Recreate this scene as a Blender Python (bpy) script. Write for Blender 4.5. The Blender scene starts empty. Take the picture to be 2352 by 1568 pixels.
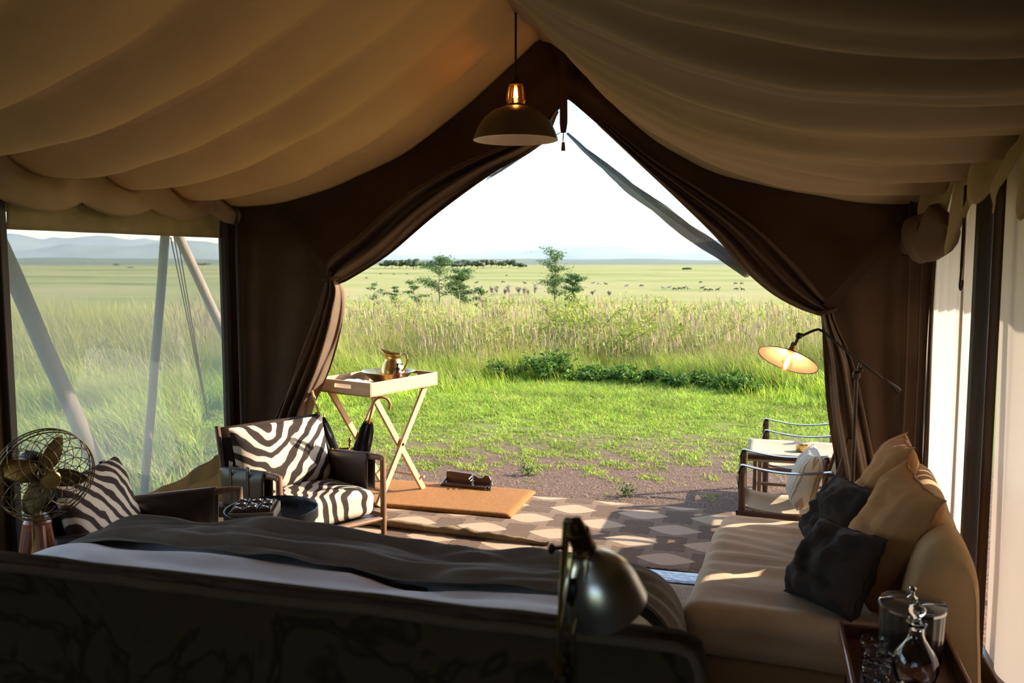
import bpy, bmesh, math, random
import numpy as np
from mathutils import Vector, Matrix, noise

random.seed(7)
RNG = np.random.default_rng(11)
SC = bpy.context.scene
COL = SC.collection
R = math.radians
PI = math.pi

# ------------------------------------------------------------------ camera, sky, sun, exposure
# world axes follow the tent: +x to the right wall, +y out of the door, z up; metres
YAW = R(16)
CAMZ = 1.65
cam_d = bpy.data.cameras.new('camera')
cam_d.sensor_width = 36.0
cam_d.lens = 2000 / 2352 * 36.0
cam_d.clip_start = 0.05
cam_d.clip_end = 60000
cam_d.dof.use_dof = True
cam_d.dof.focus_distance = 6.0
cam_d.dof.aperture_fstop = 5.0
cam = bpy.data.objects.new('camera', cam_d)
COL.objects.link(cam)
cam.location = (0, 0, CAMZ)
cam.rotation_euler = (PI / 2 - math.atan(186 / 2000), 0, YAW)
SC.camera = cam

SUN_AZ, SUN_EL = R(30), R(24)          # azimuth measured from +x towards +y
world = bpy.data.worlds.new('sky')
SC.world = world
world.use_nodes = True
wn = world.node_tree.nodes
wl = world.node_tree.links
wn.clear()
sky = wn.new('ShaderNodeTexSky')
sky.sky_type = 'NISHITA'
sky.sun_disc = False
sky.sun_elevation = SUN_EL
sky.sun_rotation = PI / 2 - SUN_AZ
sky.air_density = 1.0
sky.dust_density = 0.7
sky.ozone_density = 1.0
bg = wn.new('ShaderNodeBackground')
bg.inputs['Strength'].default_value = 0.46
wo = wn.new('ShaderNodeOutputWorld')
wl.new(sky.outputs[0], bg.inputs[0])
wl.new(bg.outputs[0], wo.inputs[0])

sun_d = bpy.data.lights.new('sun', 'SUN')
sun_d.energy = 10.0
sun_d.angle = R(0.6)
sun_d.color = (1.0, 0.88, 0.70)
sun = bpy.data.objects.new('sun', sun_d)
COL.objects.link(sun)
sdir = Vector((math.cos(SUN_AZ) * math.cos(SUN_EL), math.sin(SUN_AZ) * math.cos(SUN_EL), math.sin(SUN_EL)))
sun.rotation_euler = sdir.to_track_quat('Z', 'Y').to_euler()
sun.location = sdir * 60

vs = SC.view_settings
vs.view_transform = 'Standard'
vs.look = 'None'
vs.exposure = 0.34
vs.gamma = 1.0
vs.use_curve_mapping = False
cy = SC.cycles
cy.use_denoising = True
cy.use_adaptive_sampling = True
cy.adaptive_threshold = 0.03
cy.max_bounces = 10
cy.diffuse_bounces = 5
cy.glossy_bounces = 4
cy.transmission_bounces = 8
cy.transparent_max_bounces = 24
cy.volume_bounces = 0
cy.caustics_reflective = False
cy.caustics_refractive = False
cy.sample_clamp_indirect = 6.0

# ------------------------------------------------------------------ measuring helpers
_c, _s = math.cos(YAW), math.sin(YAW)
def cw(X, Y, z=0.0):
    """a point given as right / forward of where the photographer stood -> world"""
    return Vector((X * _c - Y * _s, X * _s + Y * _c, z))

# ------------------------------------------------------------------ mesh helper
class MB:
    def __init__(self):
        self.v = []
        self.f = []
    def add(self, vs_, fs_):
        o = len(self.v)
        self.v += [tuple(p) for p in vs_]
        self.f += [tuple(i + o for i in f) for f in fs_]
        return self
    def box(self, c, s, M=None):
        x, y, z = s[0] / 2, s[1] / 2, s[2] / 2
        ps = [Vector((sx * x, sy * y, sz * z)) for sz in (-1, 1) for sy in (-1, 1) for sx in (-1, 1)]
        if M is not None:
            ps = [M @ p for p in ps]
        ps = [p + Vector(c) for p in ps]
        return self.add(ps, [(0, 2, 3, 1), (4, 5, 7, 6), (0, 1, 5, 4), (2, 6, 7, 3), (0, 4, 6, 2), (1, 3, 7, 5)])
    def beam(self, a, b, w, h, up=(0, 0, 1)):
        """rectangular bar from a to b, w across, h along up"""
        a, b = Vector(a), Vector(b)
        d = (b - a).normalized()
        x = d.cross(Vector(up))
        if x.length < 1e-4:
            x = d.cross(Vector((1, 0, 0)))
        x.normalize()
        y = x.cross(d)
        ps = [p + x * sx * w / 2 + y * sy * h / 2 for p in (a, b) for sy in (-1, 1) for sx in (-1, 1)]
        return self.add(ps, [(0, 1, 3, 2), (4, 6, 7, 5), (0, 4, 5, 1), (2, 3, 7, 6), (0, 2, 6, 4), (1, 5, 7, 3)])
    def tube(self, pts, r, n=8, closed=False, caps=True):
        pts = [Vector(p) for p in pts]
        m = len(pts)
        rs = r if isinstance(r, (list, tuple)) else [r] * m
        vs_, fs_ = [], []
        nrm = None
        for i, p in enumerate(pts):
            if closed:
                t = pts[(i + 1) % m] - pts[i - 1]
            else:
                t = pts[min(i + 1, m - 1)] - pts[max(i - 1, 0)]
            if t.length < 1e-9:
                t = Vector((0, 0, 1))
            t.normalize()
            if nrm is None:
                nrm = t.cross(Vector((0, 0, 1)))
                if nrm.length < 1e-3:
                    nrm = t.cross(Vector((1, 0, 0)))
            nrm = nrm - t * nrm.dot(t)
            if nrm.length < 1e-6:
                nrm = t.orthogonal()
            nrm.normalize()
            b = t.cross(nrm)
            for k in range(n):
                a = 2 * PI * k / n
                vs_.append(p + (nrm * math.cos(a) + b * math.sin(a)) * rs[i])
        for i in range(m if closed else m - 1):
            j = (i + 1) % m
            for k in range(n):
                l = (k + 1) % n
                fs_.append((i * n + k, i * n + l, j * n + l, j * n + k))
        if caps and not closed:
            fs_.append(tuple(range(n - 1, -1, -1)))
            fs_.append(tuple((m - 1) * n + k for k in range(n)))
        return self.add(vs_, fs_)
    def lathe(self, prof, n=24, M=None, c=(0, 0, 0)):
        vs_, fs_ = [], []
        m = len(prof)
        for (r, z) in prof:
            for k in range(n):
                a = 2 * PI * k / n
                p = Vector((max(r, 1e-5) * math.cos(a), max(r, 1e-5) * math.sin(a), z))
                if M is not None:
                    p = M @ p
                vs_.append(p + Vector(c))
        for i in range(m - 1):
            for k in range(n):
                l = (k + 1) % n
                fs_.append((i * n + k, i * n + l, (i + 1) * n + l, (i + 1) * n + k))
        return self.add(vs_, fs_)
    def grid(self, fn, nu, nv, wrap=False):
        vs_ = [fn(i / nu, j / nv) for i in range(nu + (0 if wrap else 1)) for j in range(nv + 1)]
        fs_ = []
        nn = nu if wrap else nu + 1
        for i in range(nu):
            for j in range(nv):
                a, b = i * (nv + 1) + j, ((i + 1) % nn) * (nv + 1) + j
                fs_.append((a, b, b + 1, a + 1))
        return self.add(vs_, fs_)
    def blob(self, c, r, n=12, m=8, M=None):
        c = Vector(c)
        r = Vector(r) if not isinstance(r, (int, float)) else Vector((r, r, r))
        prof = [(math.sin(PI * i / m), -math.cos(PI * i / m)) for i in range(m + 1)]
        vs_, fs_ = [], []
        for (q, z) in prof:
            for k in range(n):
                a = 2 * PI * k / n
                p = Vector((q * math.cos(a) * r.x, q * math.sin(a) * r.y, z * r.z))
                if M is not None:
                    p = M @ p
                vs_.append(p + c)
        for i in range(m):
            for k in range(n):
                l = (k + 1) % n
                fs_.append((i * n + k, i * n + l, (i + 1) * n + l, (i + 1) * n + k))
        return self.add(vs_, fs_)
    def prism(self, poly, t, M=None, c=(0, 0, 0)):
        """polygon in local x,z extruded by t along local y (centred)"""
        n = len(poly)
        ps = [Vector((p[0], -t / 2, p[1])) for p in poly] + [Vector((p[0], t / 2, p[1])) for p in poly]
        if M is not None:
            ps = [M @ p for p in ps]
        ps = [p + Vector(c) for p in ps]
        fs_ = [tuple(range(n)), tuple(range(2 * n - 1, n - 1, -1))]
        fs_ += [(i, (i + 1) % n + 0, (i + 1) % n + n, i + n)[::-1] for i in range(n)]
        return self.add(ps, fs_)
    def build(self, name, mat=None, parent=None, smooth=35, bevel=0, solid=0, sub=0, weld=0, recalc=True, offset=0):
        me = bpy.data.meshes.new(name)
        me.from_pydata(self.v, [], self.f)
        if weld or recalc:
            bm = bmesh.new()
            bm.from_mesh(me)
            if weld:
                bmesh.ops.remove_doubles(bm, verts=bm.verts, dist=weld)
            if recalc:
                bmesh.ops.recalc_face_normals(bm, faces=bm.faces)
            bm.to_mesh(me)
            bm.free()
        return link(name, me, mat, parent, smooth, bevel, solid, sub, offset)

def link(name, me, mat=None, parent=None, smooth=35, bevel=0, solid=0, sub=0, offset=0):
    if smooth:
        me.polygons.foreach_set('use_smooth', [True] * len(me.polygons))
        if smooth < 180:
            me.set_sharp_from_angle(angle=R(smooth))
    o = bpy.data.objects.new(name, me)
    COL.objects.link(o)
    if mat is not None:
        me.materials.append(mat)
    if parent is not None:
        o.parent = parent
    if sub:
        m = o.modifiers.new('sub', 'SUBSURF')
        m.levels = m.render_levels = sub
    if solid:
        m = o.modifiers.new('thick', 'SOLIDIFY')
        m.thickness = solid
        m.offset = offset
    if bevel:
        m = o.modifiers.new('bevel', 'BEVEL')
        m.width = bevel
        m.segments = 2
        m.limit_method = 'ANGLE'
        m.angle_limit = R(40)
    return o

def tag(o, label=None, cat=None, group=None, kind=None):
    if label:
        o['label'] = label
    if cat:
        o['category'] = cat
    if group:
        o['group'] = group
    if kind:
        o['kind'] = kind
    return o

def thing(name, label, cat, loc=(0, 0, 0), rz=0, group=None):
    o = bpy.data.objects.new(name, None)
    o.empty_display_size = 0.1
    COL.objects.link(o)
    o.location = loc
    o.rotation_euler = (0, 0, rz)
    return tag(o, label, cat, group)

def shell(name, label=None):
    o = bpy.data.objects.new(name, None)
    COL.objects.link(o)
    o['kind'] = 'structure'
    if label:
        o['label'] = label
    return o

def copy_tree(o, parent=None):
    c = o.copy()
    COL.objects.link(c)
    c.parent = parent
    for ch in list(o.children):
        copy_tree(ch, c)
    return c

def rotm(axis_from, axis_to):
    return Vector(axis_from).rotation_difference(Vector(axis_to)).to_matrix()

def lerp_table(tab, x):
    if x <= tab[0][0]:
        return tab[0][1]
    for (a, b), (c, d) in zip(tab, tab[1:]):
        if x <= c:
            return b + (d - b) * (x - a) / (c - a)
    return tab[-1][1]

def spline(pts, n):
    """Catmull-Rom through pts, n samples per span"""
    P = [Vector(p) for p in pts]
    P = [P[0] * 2 - P[1]] + P + [P[-1] * 2 - P[-2]]
    out = []
    for i in range(1, len(P) - 2):
        for k in range(n):
            t = k / n
            a, b, c, d = P[i - 1], P[i], P[i + 1], P[i + 2]
            out.append(0.5 * ((2 * b) + (c - a) * t + (2 * a - 5 * b + 4 * c - d) * t * t + (3 * b - a - 3 * c + d) * t ** 3))
    out.append(P[-2])
    return out

def nz(x, y=0.0, z=0.0):
    return noise.noise(Vector((x, y, z)))

# ------------------------------------------------------------------ materials
class NT:
    def __init__(self, name):
        self.m = bpy.data.materials.new(name)
        self.m.use_nodes = True
        self.t = self.m.node_tree
        self.t.nodes.clear()
        self.out = self.n('ShaderNodeOutputMaterial')
    def n(self, typ, **kw):
        nd = self.t.nodes.new(typ)
        for k, v in kw.items():
            if k in nd.inputs:
                nd.inputs[k].default_value = v
            else:
                setattr(nd, k, v)
        return nd
    def l(self, a, b):
        self.t.links.new(a, b)
    def math(self, op, a, b=None, c=None):
        nd = self.n('ShaderNodeMath')
        nd.operation = op
        for i, q in enumerate((a, b, c)):
            if q is None:
                continue
            if isinstance(q, (int, float)):
                nd.inputs[i].default_value = q
            else:
                self.l(q, nd.inputs[i])
        return nd.outputs[0]
    def coord(self, kind='Object', scale=(1, 1, 1), rot=(0, 0, 0), loc=(0, 0, 0)):
        tc = self.n('ShaderNodeTexCoord')
        mp = self.n('ShaderNodeMapping')
        mp.inputs['Scale'].default_value = scale
        mp.inputs['Rotation'].default_value = rot
        mp.inputs['Location'].default_value = loc
        self.l(tc.outputs[kind], mp.inputs[0])
        return mp.outputs[0]
    def noise(self, vec, scale, detail=4, rough=0.55, dist=0.0):
        nd = self.n('ShaderNodeTexNoise')
        nd.inputs['Scale'].default_value = scale
        nd.inputs['Detail'].default_value = detail
        nd.inputs['Roughness'].default_value = rough
        nd.inputs['Distortion'].default_value = dist
        self.l(vec, nd.inputs['Vector'])
        return nd.outputs[0]
    def ramp(self, fac, stops, interp='LINEAR'):
        nd = self.n('ShaderNodeValToRGB')
        nd.color_ramp.interpolation = interp
        el = nd.color_ramp.elements
        while len(el) < len(stops):
            el.new(0.5)
        for e, (p, c) in zip(el, stops):
            e.position = p
            e.color = (*c[:3], 1)
        self.l(fac, nd.inputs[0])
        return nd.outputs[0]
    def mixc(self, fac, a, b, mode='MIX'):
        nd = self.n('ShaderNodeMix')
        nd.data_type = 'RGBA'
        nd.blend_type = mode
        for s_, q in ((0, fac), (6, a), (7, b)):
            if isinstance(q, (int, float)):
                nd.inputs[s_].default_value = q
            elif isinstance(q, tuple):
                nd.inputs[s_].default_value = (*q[:3], 1)
            else:
                self.l(q, nd.inputs[s_])
        return nd.outputs[2]
    def bump(self, h, strength=0.3, dist=0.01, prev=None):
        nd = self.n('ShaderNodeBump')
        nd.inputs['Strength'].default_value = strength
        nd.inputs['Distance'].default_value = dist
        self.l(h, nd.inputs['Height'])
        if prev is not None:
            self.l(prev, nd.inputs['Normal'])
        return nd.outputs[0]
    def principled(self, col, rough=0.7, metal=0.0, normal=None, **kw):
        nd = self.n('ShaderNodeBsdfPrincipled')
        if isinstance(col, tuple):
            nd.inputs['Base Color'].default_value = (*col[:3], 1)
        else:
            self.l(col, nd.inputs['Base Color'])
        if isinstance(rough, (int, float)):
            nd.inputs['Roughness'].default_value = rough
        else:
            self.l(rough, nd.inputs['Roughness'])
        nd.inputs['Metallic'].default_value = metal
        for k, v in kw.items():
            nd.inputs[k].default_value = v
        if normal is not None:
            self.l(normal, nd.inputs['Normal'])
        return nd.outputs[0]
    def done(self, sh):
        self.l(sh, self.out.inputs[0])
        return self.m

def sc_(c, k):
    return tuple(min(1, q * k) for q in c)

def solid_mat(name, col, rough=0.6, metal=0.0, var=0.15, scale=12, bump=0.1, bscale=60, bdist=0.004, **kw):
    t = NT(name)
    v = t.coord()
    f = t.noise(v, scale, 5)
    c = t.ramp(f, [(0.3, sc_(col, 1 - var)), (0.7, sc_(col, 1 + var))])
    nrm = t.bump(t.noise(v, bscale, 3), bump, bdist) if bump else None
    return t.done(t.principled(c, rough, metal, nrm, **kw))

def wood_mat(name, col, rough=0.5, stretch=(1, 1, 14), scale=9, var=0.35, coat=0.0):
    t = NT(name)
    v = t.coord(scale=tuple(1.0 / q if q else 1 for q in stretch))
    f = t.noise(v, scale * 6, 6, 0.6, 0.6)
    c = t.ramp(f, [(0.25, sc_(col, 1 - var)), (0.55, col), (0.8, sc_(col, 1 + var))])
    nrm = t.bump(f, 0.12, 0.002)
    return t.done(t.principled(c, rough, 0, nrm, **{'Coat Weight': coat}))

def cloth_mat(name, col, trans=0.0, var=0.12, weave=900, rough=0.9, bump=0.25, big=3.0, bdist=0.0015, tcol=None, sheen=0.0, wr=0.0, axes=(0, 1, 2)):
    """woven cloth: colour variation, fine weave relief, optional light passing through"""
    t = NT(name)
    v = t.coord()
    f = t.noise(v, big, 5)
    c = t.ramp(f, [(0.3, sc_(col, 1 - var)), (0.7, sc_(col, 1 + var))])
    w = t.noise(v, weave, 2, 0.7)
    h = w
    nrm = t.bump(h, bump, bdist)
    if wr:
        nrm = t.bump(t.noise(v, 14, 4, 0.6, 0.8), wr, 0.012, nrm)
    sh = t.principled(c, rough, 0, nrm, **{'Sheen Weight': sheen, 'Specular IOR Level': 0.15})
    if trans:
        tr = t.n('ShaderNodeBsdfTranslucent')
        if tcol:
            tr.inputs[0].default_value = (*tcol, 1)
        else:
            t.l(c, tr.inputs[0])
        mx = t.n('ShaderNodeMixShader')
        mx.inputs[0].default_value = trans
        t.l(sh, mx.inputs[1])
        t.l(tr.outputs[0], mx.inputs[2])
        sh = mx.outputs[0]
    return t.done(sh)

def ribbed_mat(name, col, rib=220, trans=0.1, axis='Y', var=0.1):
    """canvas liner with fine woven ribs running down the slope"""
    t = NT(name)
    v = t.coord()
    f = t.noise(v, 1.6, 5)
    c = t.ramp(f, [(0.3, sc_(col, 1 - var)), (0.7, sc_(col, 1 + var))])
    w = t.n('ShaderNodeTexWave', wave_type='BANDS', bands_direction=axis)
    w.inputs['Scale'].default_value = rib / (2 * PI) * 2
    w.inputs['Distortion'].default_value = 0.4
    w.inputs['Detail'].default_value = 1
    t.l(v, w.inputs['Vector'])
    c2 = t.mixc(t.math('MULTIPLY', w.outputs[1], 0.35), c, sc_(col, 0.62))
    nrm = t.bump(w.outputs[1], 0.25, 0.002)
    sh = t.principled(c2, 0.92, 0, nrm, **{'Specular IOR Level': 0.1})
    tr = t.n('ShaderNodeBsdfTranslucent')
    t.l(c2, tr.inputs[0])
    mx = t.n('ShaderNodeMixShader')
    mx.inputs[0].default_value = trans
    t.l(sh, mx.inputs[1])
    t.l(tr.outputs[0], mx.inputs[2])
    return t.done(mx.outputs[0])

def screen_mat(name, cover, col, tcol=None):
    """fine insect netting: part open, part thread"""
    t = NT(name)
    v = t.coord()
    f = t.noise(v, 4.0, 4)
    d = t.n('ShaderNodeBsdfDiffuse')
    d.inputs[0].default_value = (*col, 1)
    tr = t.n('ShaderNodeBsdfTranslucent')
    tr.inputs[0].default_value = (*(tcol or col), 1)
    m1 = t.n('ShaderNodeMixShader')
    m1.inputs[0].default_value = 0.5
    t.l(d.outputs[0], m1.inputs[1])
    t.l(tr.outputs[0], m1.inputs[2])
    tp = t.n('ShaderNodeBsdfTransparent')
    m2 = t.n('ShaderNodeMixShader')
    t.l(t.math('MULTIPLY_ADD', f, 0.12, cover - 0.06), m2.inputs[0])
    t.l(tp.outputs[0], m2.inputs[1])
    t.l(m1.outputs[0], m2.inputs[2])
    return t.done(m2.outputs[0])

def leaf_mat(name, trans=0.4, rough=0.6):
    """leaf or blade coloured by its own colour attribute"""
    t = NT(name)
    a = t.n('ShaderNodeAttribute')
    a.attribute_name = 'Col'
    d = t.principled(a.outputs[0], rough, 0, None, **{'Specular IOR Level': 0.25})
    tr = t.n('ShaderNodeBsdfTranslucent')
    t.l(a.outputs[0], tr.inputs[0])
    mx = t.n('ShaderNodeMixShader')
    mx.inputs[0].default_value = trans
    t.l(d, mx.inputs[1])
    t.l(tr.outputs[0], mx.inputs[2])
    return t.done(mx.outputs[0])

def zebra_mat(name, scale=7.0, rot=0.0, mirror=True, loc=(0, 0, 0), plane='XZ', tilt=0.8):
    t = NT(name)
    tc = t.coord(loc=loc)
    sp = t.n('ShaderNodeSeparateXYZ')
    t.l(tc, sp.inputs[0])
    x = sp.outputs[0]
    y = sp.outputs[2] if plane == 'XZ' else sp.outputs[1]
    nn = t.noise(tc, 3.2, 2)
    nn2 = t.noise(tc, 11.0, 2)
    ax = t.math('ABSOLUTE', x) if mirror else x
    if mirror:
        ax = t.math('SMOOTH_MAX', ax, 0.02, 0.03)
    s_ = t.math('ADD', t.math('MULTIPLY', ax, math.cos(rot) * tilt), t.math('MULTIPLY', y, math.sin(rot)))
    s_ = t.math('ADD', s_, t.math('MULTIPLY', nn, 0.17))
    s_ = t.math('ADD', s_, t.math('MULTIPLY', nn2, 0.022))
    w = t.math('SINE', t.math('MULTIPLY', s_, scale * 2 * PI))
    th = t.math('ADD', w, t.math('MULTIPLY', t.math('SUBTRACT', t.noise(tc, 5.0, 1), 0.5), 1.4))
    c = t.ramp(t.math('MULTIPLY_ADD', th, 0.5, 0.5), [(0.0, (0.035, 0.024, 0.02)), (0.49, (0.05, 0.034, 0.028)), (0.53, (0.50, 0.43, 0.35)), (1.0, (0.56, 0.49, 0.41))])
    nrm = t.bump(t.noise(tc, 700, 2), 0.2, 0.0012)
    return t.done(t.principled(c, 0.85, 0, nrm, **{'Specular IOR Level': 0.15}))

M = {}
M['wall_canvas'] = cloth_mat('brown_canvas', (0.085, 0.047, 0.027), trans=0.16, var=0.15, weave=500, wr=0.15)
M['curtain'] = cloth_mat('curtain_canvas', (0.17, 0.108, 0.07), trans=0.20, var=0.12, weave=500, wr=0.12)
M['curtain_lit'] = cloth_mat('lit_curtain_canvas', (0.26, 0.175, 0.12), trans=0.34, var=0.12, weave=500, wr=0.12)  # paler copy for the lower folds, sun glow put into the colour
M['liner'] = ribbed_mat('liner_canvas', (0.80, 0.51, 0.215), rib=150, trans=0.06)  # left panel coloured brighter than the right, bounce light put into the colour
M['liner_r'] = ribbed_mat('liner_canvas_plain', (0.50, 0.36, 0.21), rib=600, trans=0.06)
M['valance'] = ribbed_mat('valance_canvas', (0.55, 0.41, 0.235), rib=150, trans=0.30)
M['window_canvas'] = cloth_mat('window_roll_canvas', (0.46, 0.37, 0.22), trans=0.55, var=0.25, wr=0.4)
M['skirt'] = cloth_mat('skirt_canvas', (0.50, 0.37, 0.22), trans=0.60, var=0.15, wr=0.4)
M['gauze'] = cloth_mat('wall_gauze', (0.62, 0.53, 0.45), trans=0.44, var=0.06, weave=350, wr=0.10, big=6, tcol=(0.66, 0.57, 0.50))
M['gauze_lined'] = cloth_mat('lined_wall_gauze', (0.60, 0.52, 0.43), trans=0.22, var=0.06, weave=350, wr=0.10, big=6, tcol=(0.60, 0.52, 0.45))
M['fly'] = cloth_mat('flysheet_canvas', (0.30, 0.24, 0.15), trans=0.03)
M['screen'] = screen_mat('insect_screen', 0.50, (0.10, 0.11, 0.11), (0.62, 0.64, 0.60))
M['screen_thin'] = screen_mat('thinned_netting', 0.14, (0.3, 0.3, 0.3))  # netting thinned for the added side window, to brighten the bed
M['screen_door'] = screen_mat('door_netting', 0.48, (0.13, 0.16, 0.19))
M['screen_roll'] = screen_mat('gathered_netting', 0.80, (0.055, 0.042, 0.034))
M['strap'] = cloth_mat('webbing', (0.06, 0.032, 0.02), weave=400)
M['pole_wood'] = wood_mat('weathered_pole', (0.34, 0.27, 0.22), 0.8)
M['dark_pole'] = wood_mat('dark_pole', (0.06, 0.045, 0.035), 0.7)
M['dark_wood'] = wood_mat('dark_wood', (0.085, 0.036, 0.020), 0.38, coat=0.2)
M['mid_wood'] = wood_mat('mid_wood', (0.20, 0.105, 0.055), 0.45)
M['red_wood'] = wood_mat('mahogany', (0.22, 0.065, 0.03), 0.35, coat=0.3)
M['pine'] = wood_mat('pine', (0.62, 0.40, 0.22), 0.55, stretch=(1, 14, 1), var=0.18)
M['pine_v'] = wood_mat('pine_leg', (0.60, 0.36, 0.19), 0.55, var=0.2)
M['leather'] = solid_mat('dark_leather', (0.038, 0.021, 0.015), 0.42, var=0.25, scale=25, bump=0.2, bscale=240)
M['brass'] = solid_mat('aged_brass', (0.55, 0.38, 0.13), 0.28, 1.0, var=0.25, scale=18, bump=0.05)
M['brass_dark'] = solid_mat('dark_brass', (0.20, 0.14, 0.06), 0.4, 1.0, var=0.35, scale=25)
M['bronze'] = solid_mat('bronze_metal', (0.05, 0.035, 0.025), 0.45, 0.8, var=0.3)
M['black_metal'] = solid_mat('black_metal', (0.022, 0.021, 0.020), 0.35, 0.6, var=0.2)
M['silver'] = solid_mat('brushed_aluminium', (0.88, 0.89, 0.90), 0.30, 1.0, var=0.08, scale=30, bump=0.02)
M['chrome'] = solid_mat('chrome', (0.75, 0.74, 0.72), 0.12, 1.0, var=0.04, bump=0)
M['olive_enamel'] = solid_mat('olive_enamel', (0.085, 0.065, 0.035), 0.4, 0.2, var=0.1)
M['cream_enamel'] = solid_mat('cream_enamel', (0.72, 0.55, 0.40), 0.5, 0, var=0.05, bump=0)
M['lamp_inner'] = solid_mat('white_enamel_lining', (0.82, 0.72, 0.62), 0.45, 0, var=0.04, bump=0)
M['black_tray'] = solid_mat('black_lacquer', (0.03, 0.03, 0.032), 0.28, 0, var=0.2)
M['sofa'] = cloth_mat('sofa_linen', (0.43, 0.27, 0.14), var=0.10, weave=800, wr=0.12)
M['seat'] = cloth_mat('sofa_seat_linen', (0.66, 0.49, 0.33), var=0.08, weave=800, wr=0.2)
M['tan_pillow'] = cloth_mat('tan_linen', (0.36, 0.185, 0.075), var=0.10, weave=700, wr=0.35)
M['grey_pillow'] = cloth_mat('charcoal_linen', (0.050, 0.041, 0.037), var=0.2, weave=700, wr=0.3)
M['sheet'] = cloth_mat('white_sheet', (0.84, 0.83, 0.85), var=0.04, weave=800, wr=0.10)
M['throw'] = cloth_mat('grey_brown_throw', (0.19, 0.162, 0.13), var=0.2, weave=600, wr=0.35)
M['mattress'] = cloth_mat('mattress_ticking', (0.35, 0.30, 0.25))
M['groundsheet'] = cloth_mat('groundsheet', (0.10, 0.075, 0.055), weave=300)
M['plastic'] = solid_mat('clear_plastic_strip', (0.30, 0.34, 0.42), 0.18, 0, var=0.35, scale=30, bump=0.6, bscale=30, bdist=0.01)
M['cane'] = wood_mat('cane', (0.50, 0.22, 0.06), 0.35, coat=0.3)
M['umbrella'] = cloth_mat('black_umbrella_cloth', (0.012, 0.012, 0.013), var=0.2, rough=0.6)
M['amber'] = NT('amber_glass').m
t = NT('amber_bottle_glass')
M['amber'] = t.done(t.principled((0.28, 0.085, 0.02), 0.08, 0, None, **{'Transmission Weight': 0.75, 'IOR': 1.45}))
M['label_paper'] = solid_mat('kraft_label', (0.45, 0.34, 0.22), 0.8, var=0.1)
M['towel'] = cloth_mat('white_towel', (0.80, 0.80, 0.80), weave=300, wr=0.3)
M['safari_canvas'] = cloth_mat('safari_canvas', (0.58, 0.47, 0.33), trans=0.12, weave=500)
M['strap_blue'] = solid_mat('oiled_leather_strap', (0.055, 0.045, 0.055), 0.18, 0, var=0.2)
M['clear_glass'] = None
t = NT('clear_glass')
M['clear_glass'] = t.done(t.principled((1, 1, 1), 0.0, 0, t.bump(t.noise(t.coord(), 24, 2), 0.12, 0.01), **{'Transmission Weight': 1.0, 'IOR': 1.5}))
t = NT('cut_glass')
M['cut_glass'] = t.done(t.principled((1, 1, 1), 0.0, 0, t.bump(t.noise(t.coord(), 70, 1), 0.6, 0.01), **{'Transmission Weight': 1.0, 'IOR': 1.5}))
t = NT('smoked_glass')
M['smoked_glass'] = t.done(t.principled((0.50, 0.47, 0.42), 0.03, 0, None, **{'Transmission Weight': 0.9, 'IOR': 1.45}))
def thin_glass(name, col, fac=0.12):
    t = NT(name)
    g = t.n('ShaderNodeBsdfGlossy')
    g.inputs['Roughness'].default_value = 0.05
    g.inputs[0].default_value = (*col, 1)
    tp = t.n('ShaderNodeBsdfTransparent')
    tp.inputs[0].default_value = (*sc_(col, 1.0), 1)
    lw = t.n('ShaderNodeLayerWeight')
    lw.inputs[0].default_value = 0.35
    mx = t.n('ShaderNodeMixShader')
    t.l(t.math('MULTIPLY_ADD', lw.outputs[1], 0.6, fac), mx.inputs[0])
    t.l(tp.outputs[0], mx.inputs[1])
    t.l(g.outputs[0], mx.inputs[2])
    return t.done(mx.outputs[0])
M['bulb_glass'] = thin_glass('bulb_glass', (1.0, 0.86, 0.62))
M['bell_glass'] = thin_glass('amber_bell_glass', (0.95, 0.66, 0.36), 0.2)
def emit_mat(name, col, st):
    t = NT(name)
    e = t.n('ShaderNodeEmission')
    e.inputs[0].default_value = (*col, 1)
    e.inputs[1].default_value = st
    return t.done(e.outputs[0])
M['filament'] = emit_mat('glowing_filament', (1.0, 0.55, 0.2), 60)

# ------------------------------------------------------------------ sight lines measured from where the photograph was taken (2352 x 1568)
_F = 2000.0
_pit = math.atan(186 / _F)
_cp, _sp = math.cos(_pit), math.sin(_pit)
def _ray(px, py):
    x, y = (px - 1176) / _F, -(py - 784) / _F
    f, z = _cp + y * _sp, -_sp + y * _cp
    return Vector((x * _c - f * _s, x * _s + f * _c, z))
def onz(px, py, z):
    r = _ray(px, py)
    p = r * ((z - CAMZ) / r.z)
    return Vector((p.x, p.y, z))
def onv(px, py, v):
    r = _ray(px, py)
    p = r * (v / r.y)
    return Vector((p.x, v, CAMZ + p.z))
def onu(px, py, u):
    r = _ray(px, py)
    p = r * (u / r.x)
    return Vector((u, p.y, CAMZ + p.z))

# ------------------------------------------------------------------ ground, plain, hills
def smooth01(a, b, x):
    t = max(0.0, min(1.0, (x - a) / (b - a)))
    return t * t * (3 - 2 * t)
def ground_z(x, y):
    r = math.hypot(x, y)
    z = -8.0 * smooth01(14, 150, r) - 0.02
    if r > 7:
        z += 0.06 * nz(x * 0.35, y * 0.35) * smooth01(7, 12, r)
    if r > 60:
        z += 0.35 * nz(x * 0.02, y * 0.02, 3) * smooth01(60, 150, r)
    return z

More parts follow.
